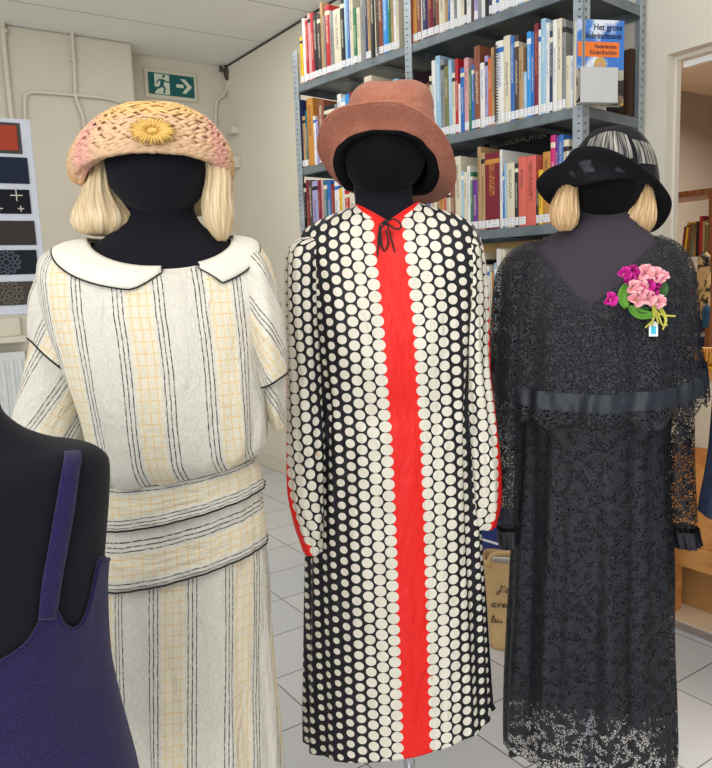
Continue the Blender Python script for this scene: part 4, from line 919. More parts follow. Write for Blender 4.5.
f1.mesh(128, 90, center=lambda t: f1.u0(t, float(np.interp(t, [0, 3, 9], [134, 140, 165]))), uvf=lambda u, v, t, L: (u-.0335*.0-.0, v)).build('bodice', M_linen, d1, solid=.0015)
# waist bands: stripes run around, so the cloth is turned: u follows height
def band(r0, mat, nm, sh=0.):
    lf = Loft(r0, wpow=1.1, fold=lambda th, t: .0012*math.sin(13*th)+.001*math.sin(31*th+t*2))
    lf.mesh(128, 14, uvf=lambda u, v, t, L: (sh[0]+t/(len(r0)-1)*(sh[1]-sh[0]), u)).build(nm, mat, d1, solid=.0015); return lf
wa = band([(104, 252, 466, 480, Y1, .104, -6), (100, 258, 478, 494, Y1, .112, -9), (98, 262, 491, 508, Y1, .116, -12), (98, 265, 503, 521, Y1, .12, -13)], M_linen, 'waist_band', (-.040, .048))
wb = band([(100, 260, 499, 516, Y1, .113, -12), (98, 263, 520, 539, Y1, .117, -13), (97, 266, 540, 560, Y1, .121, -13), (97, 268, 560, 581, Y1, .125, -14)], M_linen, 'hip_band', (-.066, .040))
for lf in (wa, wb):
    mb = MB(); mb.tube(lf.ring(lf.n-1, .001), .0016, 8, closed=True); mb.build('piping', M_piping, d1)
def foldsk(th, t): return (.004*math.sin(10*th+.6)+.003*math.sin(17*th+2+t*.3)+.0012*math.sin(41*th))*min(1, t/3)
sk = Loft([(101, 260, 540, 556, Y1, .112, -18), (98, 268, 580, 596, Y1, .122, -14), (99, 271, 640, 656, Y1, .13, -8), (101, 276, 700, 716, Y1, .137, -4), (106, 282, 760, 778, Y1, .145), (109, 286, 830, 850, Y1, .15), (110, 288, 860, 880, Y1, .152)], wpow=1.1, fold=foldsk)
sk.mesh(160, 60, center=lambda t: sk.u0(t, 173)).build('skirt', M_linen, d1, solid=.0015)
# sleeves
def sleeve(nm, rings, rot, u0_, par, mat=M_linen, NJ=34, **k):
    lf = Loft(rings, **k); ca, sa = math.cos(rot), math.sin(rot)
    lf.mesh(56, NJ, uvf=lambda u, v, t, L: (u*ca+v*sa+u0_, -u*sa+v*ca)).build(nm, mat, par, solid=.0015); return lf
fs_ = lambda th, t: .0015*math.sin(5*th+t)
sl = sleeve('under_sleeve', [(37, 86, 285, None, Y1+.01, .05), (33, 88, 330, None, Y1+.01, .055), (26, 88, 375, None, Y1+.015, .055, 4), (19, 85, 415, None, Y1+.02, .055, 12), (17, 81, 435, None, Y1+.02, .053, 16)], .5, .01, d1, fold=fs_)
mb = MB(); mb.tube(sl.ring(4, .0012, 60), .0016, 8, closed=True); mb.build('piping', M_piping, d1)
sl = sleeve('sleeve', [(56, 86, 250, None, Y1+.02, .02), (42, 90, 258, None, Y1+.02, .045), (36, 92, 285, None, Y1+.01, .06, 4), (33, 93, 315, None, Y1, .07, 18), (33, 92, 345, None, Y1, .068, 24), (34, 91, 366, None, Y1, .066, 30)], .55, .02, d1, fold=fs_)
mb = MB(); mb.tube(sl.ring(5, .0012, 60), .0016, 8, closed=True); mb.build('piping', M_piping, d1)
sr_ = sleeve('under_sleeve', [(240, 281, 300, None, Y1+.02, .05), (250, 284, 350, None, Y1+.02, .05), (257, 285, 385, None, Y1+.02, .045), (266, 284, 410, None, Y1+.02, .04), (274, 283, 428, None, Y1+.02, .02)], -.5, 0, d1, fold=fs_)
sr_ = sleeve('sleeve', [(240, 258, 252, None, Y1+.02, .02), (236, 268, 260, None, Y1+.02, .04), (240, 276, 290, None, Y1+.01, .055, -3), (248, 283, 325, None, Y1+.0, .065, -6), (254, 287, 358, None, Y1, .065, -8), (259, 288, 378, None, Y1, .06, -8)], -.55, .01, d1, fold=fs_)
mb = MB(); mb.tube(sr_.ring(5, .0012, 60), .0016, 8, closed=True); mb.build('piping', M_piping, d1)
# collar: two pieces lying on the shoulders, joined behind
def collar(tha, thb, wfun, par):
    NI, NJ = 60, 8; G = []; edge = []
    for j in range(NJ+1):
        row_ = []
        for i in range(NI+1):
            th = tha+(thb-tha)*i/NI; w_ = wfun(i/NI); t = w_*j/NJ
            row_.append(f1.P(th, t, .0045+.004*math.sin(math.pi*j/NJ))+ZV*(.006*(1-j/NJ)))
        G.append(row_)
    mb = MB(); mb.grid(G); o = mb.build('collar', M_lcream, par, solid=.0025)
    mb = MB(); edge = [G[j][0] for j in range(NJ+1)] if wfun(0) > .3 else []
    bd = [G[NJ][i] for i in range(NI+1)]+([G[NJ-j][NI] for j in range(1, NJ+1)])
    mb.tube(edge+bd[1:] if edge else bd, .0017, 8); mb.build('piping', M_piping, o)
thc = f1.u0(0, 162); thd = f1.u0(0, 196)
tl_, tr_ = f1.u0(1.3, 136), f1.u0(1.3, 218)
def tipf(a, b, tip, wtip, w0):
    ft = (tip-a)/(b-a)
    return lambda f: (w0+(wtip-w0)*(f/ft)**2) if f < ft else wtip+(.25-wtip)*((f-ft)/(1-ft))**1.1
collar(.55*math.pi, thc, tipf(.55*math.pi, thc, tl_, 1.62, 1.25), d1)
collar(2.45*math.pi, thd, tipf(2.45*math.pi, thd, tr_, 1.75, 1.2), d1)
mb = MB(); mb.tube([f1.P(thc+(thd-thc)*i/12, 0, .001) for i in range(13)], .0016, 6); mb.build('neck_binding', M_lcream, d1)
# mannequin 1
m1 = empty('mannequin', at(170, 500, Y1)*[1, 1, 0], label='black headless-faced mannequin bust wearing the striped linen dress and straw hat', cat='mannequin')
m1['label'] = 'black faceless mannequin wearing the cream striped linen dress'
lf = Loft([(126, 192, 190, None, Y1+.012, .05), (124, 194, 212, None, Y1+.01, .05), (115, 204, 228, None, Y1+.005, .055), (98, 228, 243, 250, Y1, .066), (75, 246, 256, 280, Y1, .082), (62, 256, 290, None, Y1, .095), (78, 254, 360, None, Y1, .105), (98, 250, 440, None, Y1, .1), (112, 244, 468, None, Y1, .09), (106, 254, 540, None, Y1, .105), (108, 254, 600, None, Y1, .10), (112, 250, 640, None, Y1, .09)], wpow=1)
mb = lf.mesh(64, 60); mb.f.append([60*64+i for i in range(64)]); mb.m.append(0); mb.smooth.append(False); mb.build('torso', M_jersey, m1)
hc = at(157.5, 170, Y1); ellipsoid(hc, 50*Y1/F, .098, 46*Y1/F+.0, f1.l, f1.r, NI=48, NJ=32, egg=.06).build('head', M_jersey, m1)
c_ = lf.R[-1]; stand(m1, c_[0], c_[1], c_[2]+.02)
# wig 1
w1 = empty('wig', hc-ZV*.05, label='pale blond bobbed wig on the mannequin with the straw hat', cat='wig')
def lock(rings, mat, par, N=48, amp=.0016, nm='lock'):
    lf = Loft(rings, fold=lambda th, t: amp*math.sin(13*th+.7*t)+amp*.6*math.sin(29*th)); mb = lf.mesh(N*2, 40)
    n = N*2; mb.f.append(list(range(n))); mb.m.append(0); mb.smooth.append(False); mb.f.append([40*n+i for i in range(n)][::-1]); mb.m.append(0); mb.smooth.append(False)
    return mb.build(nm, mat, par)
lock([(96, 104, 146, None, Y1-.02, .02), (90, 109, 160, None, Y1-.02, .035), (87, 111, 177, None, Y1-.02, .04), (83, 116, 193, None, Y1-.02, .042), (77, 126, 206, None, Y1-.02, .046), (73.5, 134, 217, None, Y1-.02, .048), (75, 134, 226, None, Y1-.02, .044), (84, 126, 233, None, Y1-.02, .03), (97, 108, 236, None, Y1-.02, .012)], M_blond, w1)
lock([(206, 218, 146, None, Y1-.01, .02), (206, 226, 162, None, Y1-.01, .035), (206, 231, 180, None, Y1-.01, .04), (203, 232, 198, None, Y1-.01, .042), (203, 233, 212, None, Y1-.01, .04), (206, 232, 224, None, Y1-.01, .035), (212, 229, 234, None, Y1-.01, .025), (219, 225, 241, None, Y1-.01, .01)], M_blond, w1)
lock([(120, 200, 128, None, Y1+.05, .05), (96, 220, 150, None, Y1+.06, .055), (96, 224, 180, None, Y1+.06, .05), (104, 220, 205, None, Y1+.06, .045), (118, 212, 214, None, Y1+.06, .03), (140, 190, 218, None, Y1+.06, .015)], M_blond, w1, nm='back_hair')
# straw hat
h1 = empty('straw_hat', hc+ZV*.06, label='yellow, peach and pink plaited straw hat with gold rosette', cat='hat')
hf = Loft([(88, 222, 184, 150, Y1-.005, .11), (80, 228, 180, 151, Y1-.005, .122), (77, 229, 168, 145, Y1-.005, .126), (80, 226, 152, 134, Y1-.005, .126), (90, 216, 134, 122, Y1-.005, .116), (105, 202, 118, 111, Y1, .098), (124, 182, 107, 103, Y1+.005, .07), (146, 163, 101, 101, Y1+.01, .02)], wpow=1.0, back=0)
def nz2(a, b, sd): return math.sin(a*3.1+sd)*math.cos(b*4.7-sd)+.5*math.sin(a*7.9+b*5.3+sd)
t = NT('plaited_straw'); uvv, u, v = t.uv(); au = t.m('ABSOLUTE', u)
nz = t.n('TexNoise'); nz.inputs['Scale'].default_value = 22; nz.inputs['Detail'].default_value = 3; t.put(nz.inputs['Vector'], uvv)
fine = t.n('TexNoise'); fine.inputs['Scale'].default_value = 90; t.put(fine.inputs['Vector'], uvv)
pk = t.m('SUBTRACT', 1, t.m('MULTIPLY', t.m('ABSOLUTE', t.m('SUBTRACT', t.m('ADD', au, t.m('MULTIPLY', nz.outputs[0], .03)), .135)), 26, clamp=True))
base = t.mix(fine.outputs[0], lin((200, 158, 114)), lin((230, 198, 162)))
yl = t.m('MULTIPLY', t.m('SUBTRACT', t.m('ADD', t.m('MULTIPLY', v, -1), t.m('MULTIPLY', nz.outputs[0], .05)), 1.632), 60, clamp=True)
base = t.mix(t.m('MULTIPLY', yl, .5), base, lin((234, 190, 96))); base = t.mix(t.m('MULTIPLY', pk, .75), base, lin((226, 158, 150)))
edge = t.m('MULTIPLY', t.m('SUBTRACT', au, .155), 40, clamp=True); base = t.mix(t.m('MULTIPLY', edge, .6), base, lin((214, 160, 84)))
t.set(base, .6, 0, .35); t.bump(fine.outputs[0], .5, .0015); M_straw = t.mat
mb = hf.mesh(120, 40); mb.f.append([40*120+i for i in range(120)][::-1]); mb.m.append(0); mb.smooth.append(True); mb.build('crown', M_straw, h1)
mb = MB(); rnd = random.Random(3)
def uvat(th, tt):
    n = 40; a = 1.5*math.pi; L = 0; p = hf.P(a, tt)[:2]
    for k in range(1, n+1):
        q = hf.P(a+(th-a)*k/n, tt)[:2]; L += np.linalg.norm(q-p); p = q
    return (math.copysign(L, th-a), -hf.P(th, tt)[2])
for row_ in range(22):
    tt0 = .1+row_*.29; n = int(64*(1-.03*row_))
    for k in range(n):
        th = 1.5*math.pi+math.pi*1.0*((k+rnd.random()*.6)/n*2-1)
        if tt0 > 6.6: continue
        sgn = 1 if (row_ % 2) else -1; sgn2 = -1 if th > 1.5*math.pi else 1
        ln, wd = .022+.018*rnd.random(), .0045+.0035*rnd.random(); dth = ln/ max(.05, hf.par(tt0)[3]); slope = (.2+.6*rnd.random())*sgn*(1 if rnd.random() > .2 else -.6)
        pts = []; N_ = 6; base = len(mb.v); uvs_ = []
        for i in range(N_+1):
            f = i/N_; w_ = wd*math.sin(math.pi*(.08+.86*f))**.7; a_ = th+sgn2*dth*(f-.5); tt = min(6.8, max(.02, tt0+slope*(f-.5)*1.2)); c = hf.P(a_, tt, .001+.005*math.sin(math.pi*f)+.002*rnd.random()*0)
            tv = hf.P(a_, min(7, tt+.1))-hf.P(a_, tt); tv /= np.linalg.norm(tv)+1e-9
            nrm = c-hf.P(a_, tt, -.02); nrm /= np.linalg.norm(nrm)+1e-9
            pts += [c-tv*w_/1.4-nrm*.002, c+nrm*.0022, c+tv*w_/1.4-nrm*.002]; uvp = uvat(a_, tt); uvs_ += [uvp]*3
        fsl = []
        for i in range(N_): 
            for q in range(2): fsl.append((i*3+q, i*3+q+1, i*3+q+4, i*3+q+3))
        mb.add(pts, fsl, 0, [[uvs_[i] for i in f] for f in fsl], True)
o = mb.build('plaited_straw', M_straw, h1, solid=.0008); o['kind'] = 'stuff'
rc = hf.P(hf.u0(3.3, 152.5), 3.15, .008); 
M_goldp = plain('gold_straw', (204, 164, 84), .5, .1, .15, 60)
mb = MB(); l_, r_ = f1.l, f1.r; up_ = ZV*.96+r_*.28
for k in range(34):
    a = 2*math.pi*k/34; s_ = 1+.1*math.sin(k*2.3); d = l_*math.cos(a)*.034*s_+up_*math.sin(a)*.022*s_
    q = rc-r_*.004; mb.tube([q+d*.22, q+d*.5-r_*.005, q+d*.8-r_*.004, q+d+r_*.002], [.0012, .0019, .0022, .001], 6)
mb.build('rosette', M_goldp, h1)
mb = ellipsoid(rc-r_*.004, .009, .006, .006, l_, r_, NI=16, NJ=10); mb.build('rosette_centre', M_goldp, h1)
# ================================================================== figure 2: polka-dot dress
Y2 = 1.50
def fold2(th, t):
    c = abs(math.cos(th)); k = max(0, min(1, (t-5)/4)); side = max(0, c-.45)
    k3 = max(0, min(1, (t-3)/2)); g = math.exp(-((t-7.4)/1.0)**2)
    return k*(.0055*math.sin(16*th+.4)*side*2+.0022*math.sin(9*th+2)*c)+g*.005*math.sin(26*th)*max(0, c-.3)+k3*.003*math.sin(12*th+t*.6)*c
R2 = [(357, 418, 204, 222, Y2, .045), (339, 436, 210, 232, Y2, .06), (314, 461, 220, 246, Y2, .072), (299, 476, 233, 264, Y2, .085), (297, 481, 256, 288, Y2, .095), (302, 479, 300, 325, Y2, .105), (308, 477, 350, 368, Y2, .106), (314, 474, 400, 411, Y2, .098), (313, 474, 425, 436, Y2, .1), (310, 476, 490, 500, Y2, .104), (308, 479, 560, 572, Y2, .108), (307, 484, 640, 654, Y2, .112), (306, 488, 700, 716, Y2, .115), (305, 491, 724, 760, Y2, .12, -15)]
f2 = Loft(R2, wpow=1.2, fold=fold2, vee=3.)
d2 = empty('polka_dot_dress', at(390, 600, Y2)*[1, 1, 0], label='black dress with cream polka dots and a red stripe down the front', cat='dress')
red_px = [(0, 388), (1, 388), (2, 389.5), (3, 391.5), (4, 394.5), (5, 398.5), (6, 401), (7, 404), (8, 406), (9, 409), (10, 411.5), (11, 414), (12, 416), (13, 417)]
def redx(t): return float(np.interp(t, [a for a, b in red_px], [b for a, b in red_px]))
f2.mesh(220, 150, center=lambda t: f2.u0(t, redx(t))).build('dress_body', M_dots, d2, solid=.0012)
def sleeve2(rings, ths, NJ=60):
    lf = Loft(rings, fold=lambda th, t: .0016*math.sin(6*th+t)+.0012*math.sin(11*th-t))
    mb = lf.mesh(72, NJ, center=lambda t: float(np.interp(t/(lf.n-1), [0, 1], ths))+(2*math.pi if False else 0), uvf=lambda u, v, t, L: (((u+L/2) % L)-L/2, v)); return lf, mb
def slv(rings, ths):
    lf = Loft(rings, fold=lambda th, t: (.0016*math.sin(6*th+t)+.0012*math.sin(11*th-t)))
    NI, NJ = 90, 70; mb = MB(); vs = []; UVs = []
    for j in range(NJ+1):
        t = j/NJ*(lf.n-1); rp = lf.par(t); R_ = (rp[3]+rp[4])/2; tc = float(np.interp(t/(lf.n-1), [i/(len(ths)-1) for i in range(len(ths))], ths)); row_ = []; ur = []
        for i in range(NI+1):
            th = tc-math.pi+2*math.pi*i/NI; row_.append(lf.P(th, t)); ur.append(((th-tc)*R_, -row_[-1][2]))
        vs.append(row_); UVs.append(ur)
    flat_ = [p for r in vs for p in r]; n = NI+1; fsl = []; uvl = []
    for j in range(NJ):
        for i in range(NI): fsl.append((j*n+i, (j+1)*n+i, (j+1)*n+i+1, j*n+i+1)); uvl.append((UVs[j][i], UVs[j+1][i], UVs[j+1][i+1], UVs[j][i+1]))
    mb.add(flat_, fsl, 0, uvl, True); return lf, mb
lf, mb = slv([(300, 318, 238, None, Y2, .03), (289, 322, 248, None, Y2, .05), (286, 322, 275, None, Y2-.01, .055), (286, 321, 320, None, Y2-.02, .055), (287, 322, 380, None, Y2-.03, .052), (287, 324, 440, None, Y2-.04, .05), (288, 324, 490, None, Y2-.05, .048), (294, 324, 520, None, Y2-.055, .042), (301, 322, 540, None, Y2-.06, .03), (304, 321, 551, None, Y2-.06, .028)], [math.pi*.70, math.pi*.78, math.pi*.97, math.pi*1.08])
mb.build('sleeve', M_dots, d2, solid=.0012)
lf, mb = slv([(458, 474, 236, None, Y2, .03), (452, 482, 247, None, Y2, .05), (454, 486, 275, None, Y2, .055), (456, 488, 320, None, Y2-.01, .052), (460, 490, 370, None, Y2-.01, .05), (464, 496, 420, None, Y2-.015, .048), (468, 500, 470, None, Y2-.02, .046), (470, 500, 505, None, Y2-.02, .04), (474, 495, 526, None, Y2-.02, .028)], [math.pi*2.3, math.pi*2.14, math.pi*2.04, math.pi*1.98])
mb.build('sleeve', M_dots, d2, solid=.0012)
# neck facing and cord
mb = MB(); mb.tube(f2.ring(0, .001, 72), .0022, 8, closed=True); mb.build('neck_binding', M_redc, d2)
def pp(x, y, Y): return at(x, y, Y)
yk = float(f2.P(1.5*math.pi, 1.0)[1])-.012
mb = MB()
for pts in ([(386, 222), (393, 219), (399, 222), (401, 227), (396, 229), (388, 224)], [(386, 223), (379, 232), (378, 246), (377, 262)], [(387, 223), (391, 238), (396, 256), (402, 273)], [(386, 223), (381, 228), (381, 240), (384, 251), (388, 243), (386, 230)], [(384, 222), (380, 225), (379, 236), (381, 246)]):
    mb.tube(smooth_path([pp(x, y, yk-.0035*((y-220)/20)) for x, y in pts], 24), .0018, 6)
mb.tube([pp(383, 221.5, yk), pp(388, 223.5, yk)], .0045, 8)
o = mb.build('neck_cord', M_piping, d2)
# mannequin 2
m2 = empty('mannequin', at(385, 500, Y2)*[1, 1, 0], label='black faceless mannequin wearing the red-striped polka-dot dress', cat='mannequin')
lf = Loft([(353, 412, 170, None, Y2+.01, .045), (354, 412, 190, None, Y2+.01, .045), (355, 413, 203, None, Y2+.005, .043), (354, 416, 212, None, Y2, .042), (340, 434, 226, None, Y2, .045), (318, 458, 244, None, Y2, .055), (315, 468, 300, None, Y2, .085), (325, 462, 400, None, Y2, .08), (320, 468, 500, None, Y2, .09), (325, 462, 580, None, Y2, .08)], wpow=1)
mb = lf.mesh(64, 60); mb.f.append([60*64+i for i in range(64)]); mb.m.append(0); mb.smooth.append(False); mb.build('torso', M_jersey, m2)
hc2 = at(384, 155, Y2); ellipsoid(hc2, 41*Y2/F, .09, 41*Y2/F, f2.l, f2.r, NI=48, NJ=32, egg=.06).build('head', M_jhead, m2)
q = atz(409, 775, .0); st_ = at(409.5, 766, Y2); stand(m2, st_[0], st_[1], lf.R[-1][2]+.02, .0125)
# felt hat
t = NT('brown_felt'); n1 = t.noise(160, 4); n2 = t.noise(26, 4)
t.set(t.mix(n2, lin((146, 88, 68)), t.mix(n1, lin((146, 86, 66)), lin((204, 142, 116)))), .92, 0, .15); t.put(t.b.inputs['Sheen Weight'], .1); t.bump(n1, .8, .0015); M_felt = t.mat
h2 = empty('felt_hat', hc2+ZV*.05, label='rusty brown felt hat with upturned brim over a black headband', cat='hat')
inner = [at(*q) for q in ((385, 131, 1.41), (408, 134, 1.41), (425, 145, 1.435), (437, 163, 1.465), (437, 182, 1.50), (424, 194, 1.56), (385, 194, 1.60), (350, 190, 1.55), (337, 176, 1.50), (334, 158, 1.465), (342, 143, 1.435), (362, 133, 1.415))]
outer = [at(*q) for q in ((384, 101.5, 1.375), (410, 107, 1.38), (432, 121, 1.40), (448, 143, 1.44), (455, 168, 1.50), (452, 188, 1.55), (432, 202, 1.62), (385, 203, 1.66), (352, 191, 1.60), (332, 175, 1.55), (318, 146, 1.47), (333, 112, 1.40))]
NB = 96; ic, oc = closed_curve(inner, NB), closed_curve(outer, NB)
def strip(ca, cb, n, bulge=0., nrm=None):
    G = []
    for j in range(n+1):
        f = j/n; G.append([a*(1-f)+b*f+(nrm if nrm is not None else 0)*(bulge*math.sin(math.pi*f)) for a, b in zip(ca, cb)])
    return G
mb = MB(); mb.grid(strip(ic, oc, 10, .010, np.array([0, 1., -.15])), wrapu=True); mb.build('brim', M_felt, h2, solid=.004)
mb = MB(); mb.tube(list(oc), .0026, 8, closed=True); mb.build('brim_edge', M_felt, h2)
# wide inner headband wrapped round the brow
ib = [hc2+(p-hc2)*.80-np.array([0, .012, .0]) for p in ic]
mb = MB(); G = []
for j in range(9):
    f = j/8; G.append([a*(1-f)+b*f+np.array([0, -.012*math.sin(math.pi*f), 0])+np.array([0, .0025*math.sin(i*.8+3*f), 0]) for i, (a, b) in enumerate(zip(ic, ib))])
mb.grid(G, wrapu=True); t = NT('black_headband'); t.set(lin((15, 16, 18)), .95, 0, .1); t.bump(t.noise(90, 4), .9, .004); o = mb.build('headband', t.mat, h2, solid=.004)
mb = MB(); lc = [ic]
for k_, dy_ in ((.97, .05), (.85, .10), (.55, .135), (.05, .15)): lc.append([hc2+(p-hc2)*k_+np.array([0, dy_, 0]) for p in ic])
mb.grid(lc, wrapu=True); mb.build('crown_lining', M_jhead, h2, solid=.003)
cf = Loft([(341, 436, 140, 128, Y2+.02, .108), (345, 435, 124, 116, Y2+.02, .106), (347, 433, 110, 106, Y2+.02, .10), (350, 431, 98, 95, Y2+.02, .094), (356, 426, 88, 86, Y2+.02, .08), (366, 414, 81.5, 81, Y2+.02, .055), (376, 402, 80.5, 81, Y2+.02, .03), (385, 391, 81.5, 82, Y2+.02, .008)], fold=lambda th, t: .003*math.sin(2*th+.8)*(t > 2)+.0015*math.sin(5*th))
mb = cf.mesh(96, 40); mb.f.append([40*96+i for i in range(96)][::-1]); mb.m.append(0); mb.smooth.append(True)
mb.build('crown', M_felt, h2)
# ================================================================== figure 3: black lace dress
Y3 = 1.55
d3 = empty('lace_dress', at(590, 600, Y3)*[1, 1, 0], label='long black lace dress with shoulder cape and satin band', cat='dress')
def fold3(th, t):
    k = max(0, min(1, (t-5)/5)); return k*(.007*math.sin(9*th+.4)+.0055*math.sin(15*th+1.9)*(.5+.5*k)+.002*math.sin(27*th))+.001*math.sin(21*th)*min(1, t)
R3 = [(546, 642, 236, 296, Y3, .06), (532, 654, 240, 300, Y3, .075), (514, 670, 250, 309, Y3, .085), (503, 680, 268, 322, Y3, .095), (506, 678, 300, 345, Y3, .105), (510, 674, 350, 378, Y3, .115), (514, 668, 400, 418, Y3, .112), (517, 663, 440, 452, Y3, .106), (515, 663, 500, 512, Y3, .112), (512, 665, 560, 573, Y3, .118), (509, 664, 630, 646, Y3, .126), (506, 666, 690, 707, Y3, .13), (505, 667, 735, 753, Y3, .134), (505, 666, 750, 772, Y3, .135)]
f3 = Loft(R3, wpow=1.0, vee=3.2, fold=fold3)
f3.mesh(200, 120, t0=0, t1=6.4, uvf=lambda u, v, t, L: (u, v)).build('bodice', M_lace, d3)
f3.mesh(200, 110, t0=6.4, t1=12.6, uvf=lambda u, v, t, L: (u, v)).build('skirt', M_lskirt, d3)
# scalloped hem edge
NI = 220; G = []; U = []
for j in range(7):
    row_ = []; ur = []
    for i in range(NI+1):
        th = math.pi/2+2*math.pi*i/NI; p = f3.P(th, 12.6); dz = -j/6*(.018+.010*abs(math.sin(th*13+.5))+.006*math.sin(th*5)); row_.append(p+ZV*dz); ur.append((i/NI*1.0, -row_[-1][2]))
    G.append(row_); U.append(ur)
mb = MB(); mb.grid(G, uv=U); mb.build('hem_edging', M_lopen, d3)
# slip underneath
RS = [(r[0]+5, r[1]-5, r[2]+3, (r[3]+4) if r[3] else None, r[4], r[5]-.010) for r in R3[1:11]]+[(509, 665, 690, 700, Y3, .118), (509, 665, 703, 713, Y3, .118)]
fsx = Loft(RS, wpow=1.0, vee=2.2, fold=lambda th, t: fold3(th, t+1)-.0012)
fsx.mesh(140, 80).build('slip', M_slip, d3)
# V neck trim
mb = MB(); mb.tube(f3.ring(0, .0015, 120), .0022, 6, closed=True); mb.build('neck_binding', M_satin, d3)
# sleeves (lace, sheer) with satin cuffs
def sl3(rings, t1, cuff, sgn):
    lf = Loft(rings, fold=lambda th, t: .0014*math.sin(5*th+t)); n = len(rings)-1
    lf.mesh(64, 60, t1=n-1.2).build('sleeve', M_lopen, d3)
    lf.fold = lambda th, t: .0018*math.sin(5*th+t)+.0022*math.sin(12*th)*(t-n+1.3)
    lf.mesh(96, 16, t0=n-1.0, t1=n, off=.002).build('cuff', M_ribbon, d3)
sl3([(508, 530, 262, None, Y3+.02, .03), (500, 530, 290, None, Y3+.02, .045), (496, 528, 350, None, Y3+.01, .05), (495, 526, 410, None, Y3, .048), (495, 523, 460, None, Y3-.01, .042), (496, 520, 505, None, Y3-.02, .036), (498, 517, 528, None, Y3-.02, .028), (500, 516, 545, None, Y3-.02, .026)], 0, 0, 1)
sl3([(655, 678, 262, None, Y3+.02, .03), (655, 688, 290, None, Y3+.02, .045), (658, 692, 350, None, Y3+.01, .05), (662, 693, 410, None, Y3, .048), (663, 694, 460, None, Y3-.01, .044), (665, 696, 500, None, Y3-.02, .04), (670, 697, 528, None, Y3-.02, .034), (674, 699, 545, None, Y3-.02, .032)], 0, 0, -1)
# cape over the shoulders and arms
def foldc(th, t): return (.003*math.sin(12*th)+.002*math.sin(19*th+1))*min(1, t/3)
RC = [(530, 657, 238, 300, Y3, .078), (512, 672, 247, 306, Y3, .09), (498, 684, 266, 322, Y3, .10), (494, 689, 300, 345, Y3, .112), (492, 691, 340, 375, Y3, .122), (491, 695, 366, 398, Y3, .13)]
fc = Loft(RC, wpow=1.0, vee=3., fold=foldc)
fc.mesh(200, 70, uvf=lambda u, v, t, L: (u, v)).build('lace_cape', M_lace, d3)
RB = [(491, 695, 362, 395, Y3, .131), (490, 697, 371, 405, Y3, .134), (490, 698, 380, 414, Y3, .136)]
fb = Loft(RB, wpow=.8, fold=lambda th, t: .003*math.sin(12*th)+.004*math.sin(19*th+t*.3)*math.sin(7*th)+.0025*math.sin(34*th)*math.cos(5*th+t))
fb.mesh(240, 16).build('satin_band', M_satin, d3)
NI = 260; G = []; U = []
for j in range(9):
    row_ = []; ur = []
    for i in range(NI+1):
        th = math.pi/2+2*math.pi*i/NI; p = fb.P(th, 1.85, .001+.002*j/8); s_ = abs(math.sin(th*7.5+.3)); dz = -j/8*(.014+.030*s_*(.7+.3*math.sin(th*5))+.004*math.sin(th*31)); row_.append(p+ZV*dz+fb.r*(-.004*math.sin(th*11)*j/8)); ur.append((i/NI*1.1, -row_[-1][2]))
    G.append(row_); U.append(ur)
mb = MB(); mb.grid(G, uv=U); mb.build('lace_edging', M_lopen, d3)
mb = MB(); mb.tube([q for q in G[-1][:-1]], .0011, 5, closed=True); mb.build('edging_cord', M_piping, d3)
# mannequin 3
m3 = empty('mannequin', at(592, 500, Y3)*[1, 1, 0], label='charcoal mannequin with black faceless head wearing the black lace dress', cat='mannequin')
lf = Loft([(578, 632, 200, None, Y3+.01, .045), (577, 634, 214, None, Y3+.008, .045), (568, 638, 224, None, Y3, .05), (548, 646, 235, 240, Y3, .06), (530, 658, 246, 262, Y3, .072), (512, 676, 270, 285, Y3, .083), (512, 672, 310, 330, Y3, .093), (520, 664, 380, None, Y3, .098), (526, 656, 440, None, Y3, .09), (524, 656, 520, None, Y3, .095), (524, 656, 590, None, Y3, .095)], wpow=1)
mb = lf.mesh(64, 66); mb.f.append([66*64+i for i in range(64)]); mb.m.append(0); mb.smooth.append(False); mb.build('torso', M_jgrey, m3)
hc3 = at(607, 183, Y3); ellipsoid(hc3, 36*Y3/F, .076, 38*Y3/F, f3.l, f3.r, NI=48, NJ=32, egg=.06).build('head', M_jhead, m3)
c_ = lf.R[-1]; stand(m3, c_[0], c_[1], c_[2]+.02)
w3 = empty('wig', hc3-ZV*.04, label='honey-blond curled wig under the black brimmed hat', cat='wig')
lock([(572, 580, 172, None, Y3-.02, .02), (564, 577, 182, None, Y3-.02, .028), (556, 577, 194, None, Y3-.03, .034), (551, 578, 206, None, Y3-.03, .036), (550.5, 578, 216, None, Y3-.03, .034), (554, 576, 225, None, Y3-.03, .026), (560, 570, 231, None, Y3-.03, .012)], M_honey, w3)
lock([(637, 646, 172, None, Y3-.01, .02), (638, 650, 184, None, Y3-.01, .028), (635, 653, 196, None, Y3-.015, .034), (628, 655, 208, None, Y3-.02, .036), (623, 655, 217, None, Y3-.02, .034), (628, 653, 226, None, Y3-.02, .026), (639, 648, 233, None, Y3-.02, .012)], M_honey, w3)
lock([(585, 630, 160, None, Y3+.05, .04), (574, 645, 180, None, Y3+.055, .045), (575, 644, 200, None, Y3+.055, .04), (582, 636, 212, None, Y3+.055, .03), (595, 622, 216, None, Y3+.055, .012)], M_honey, w3, nm='back_hair')
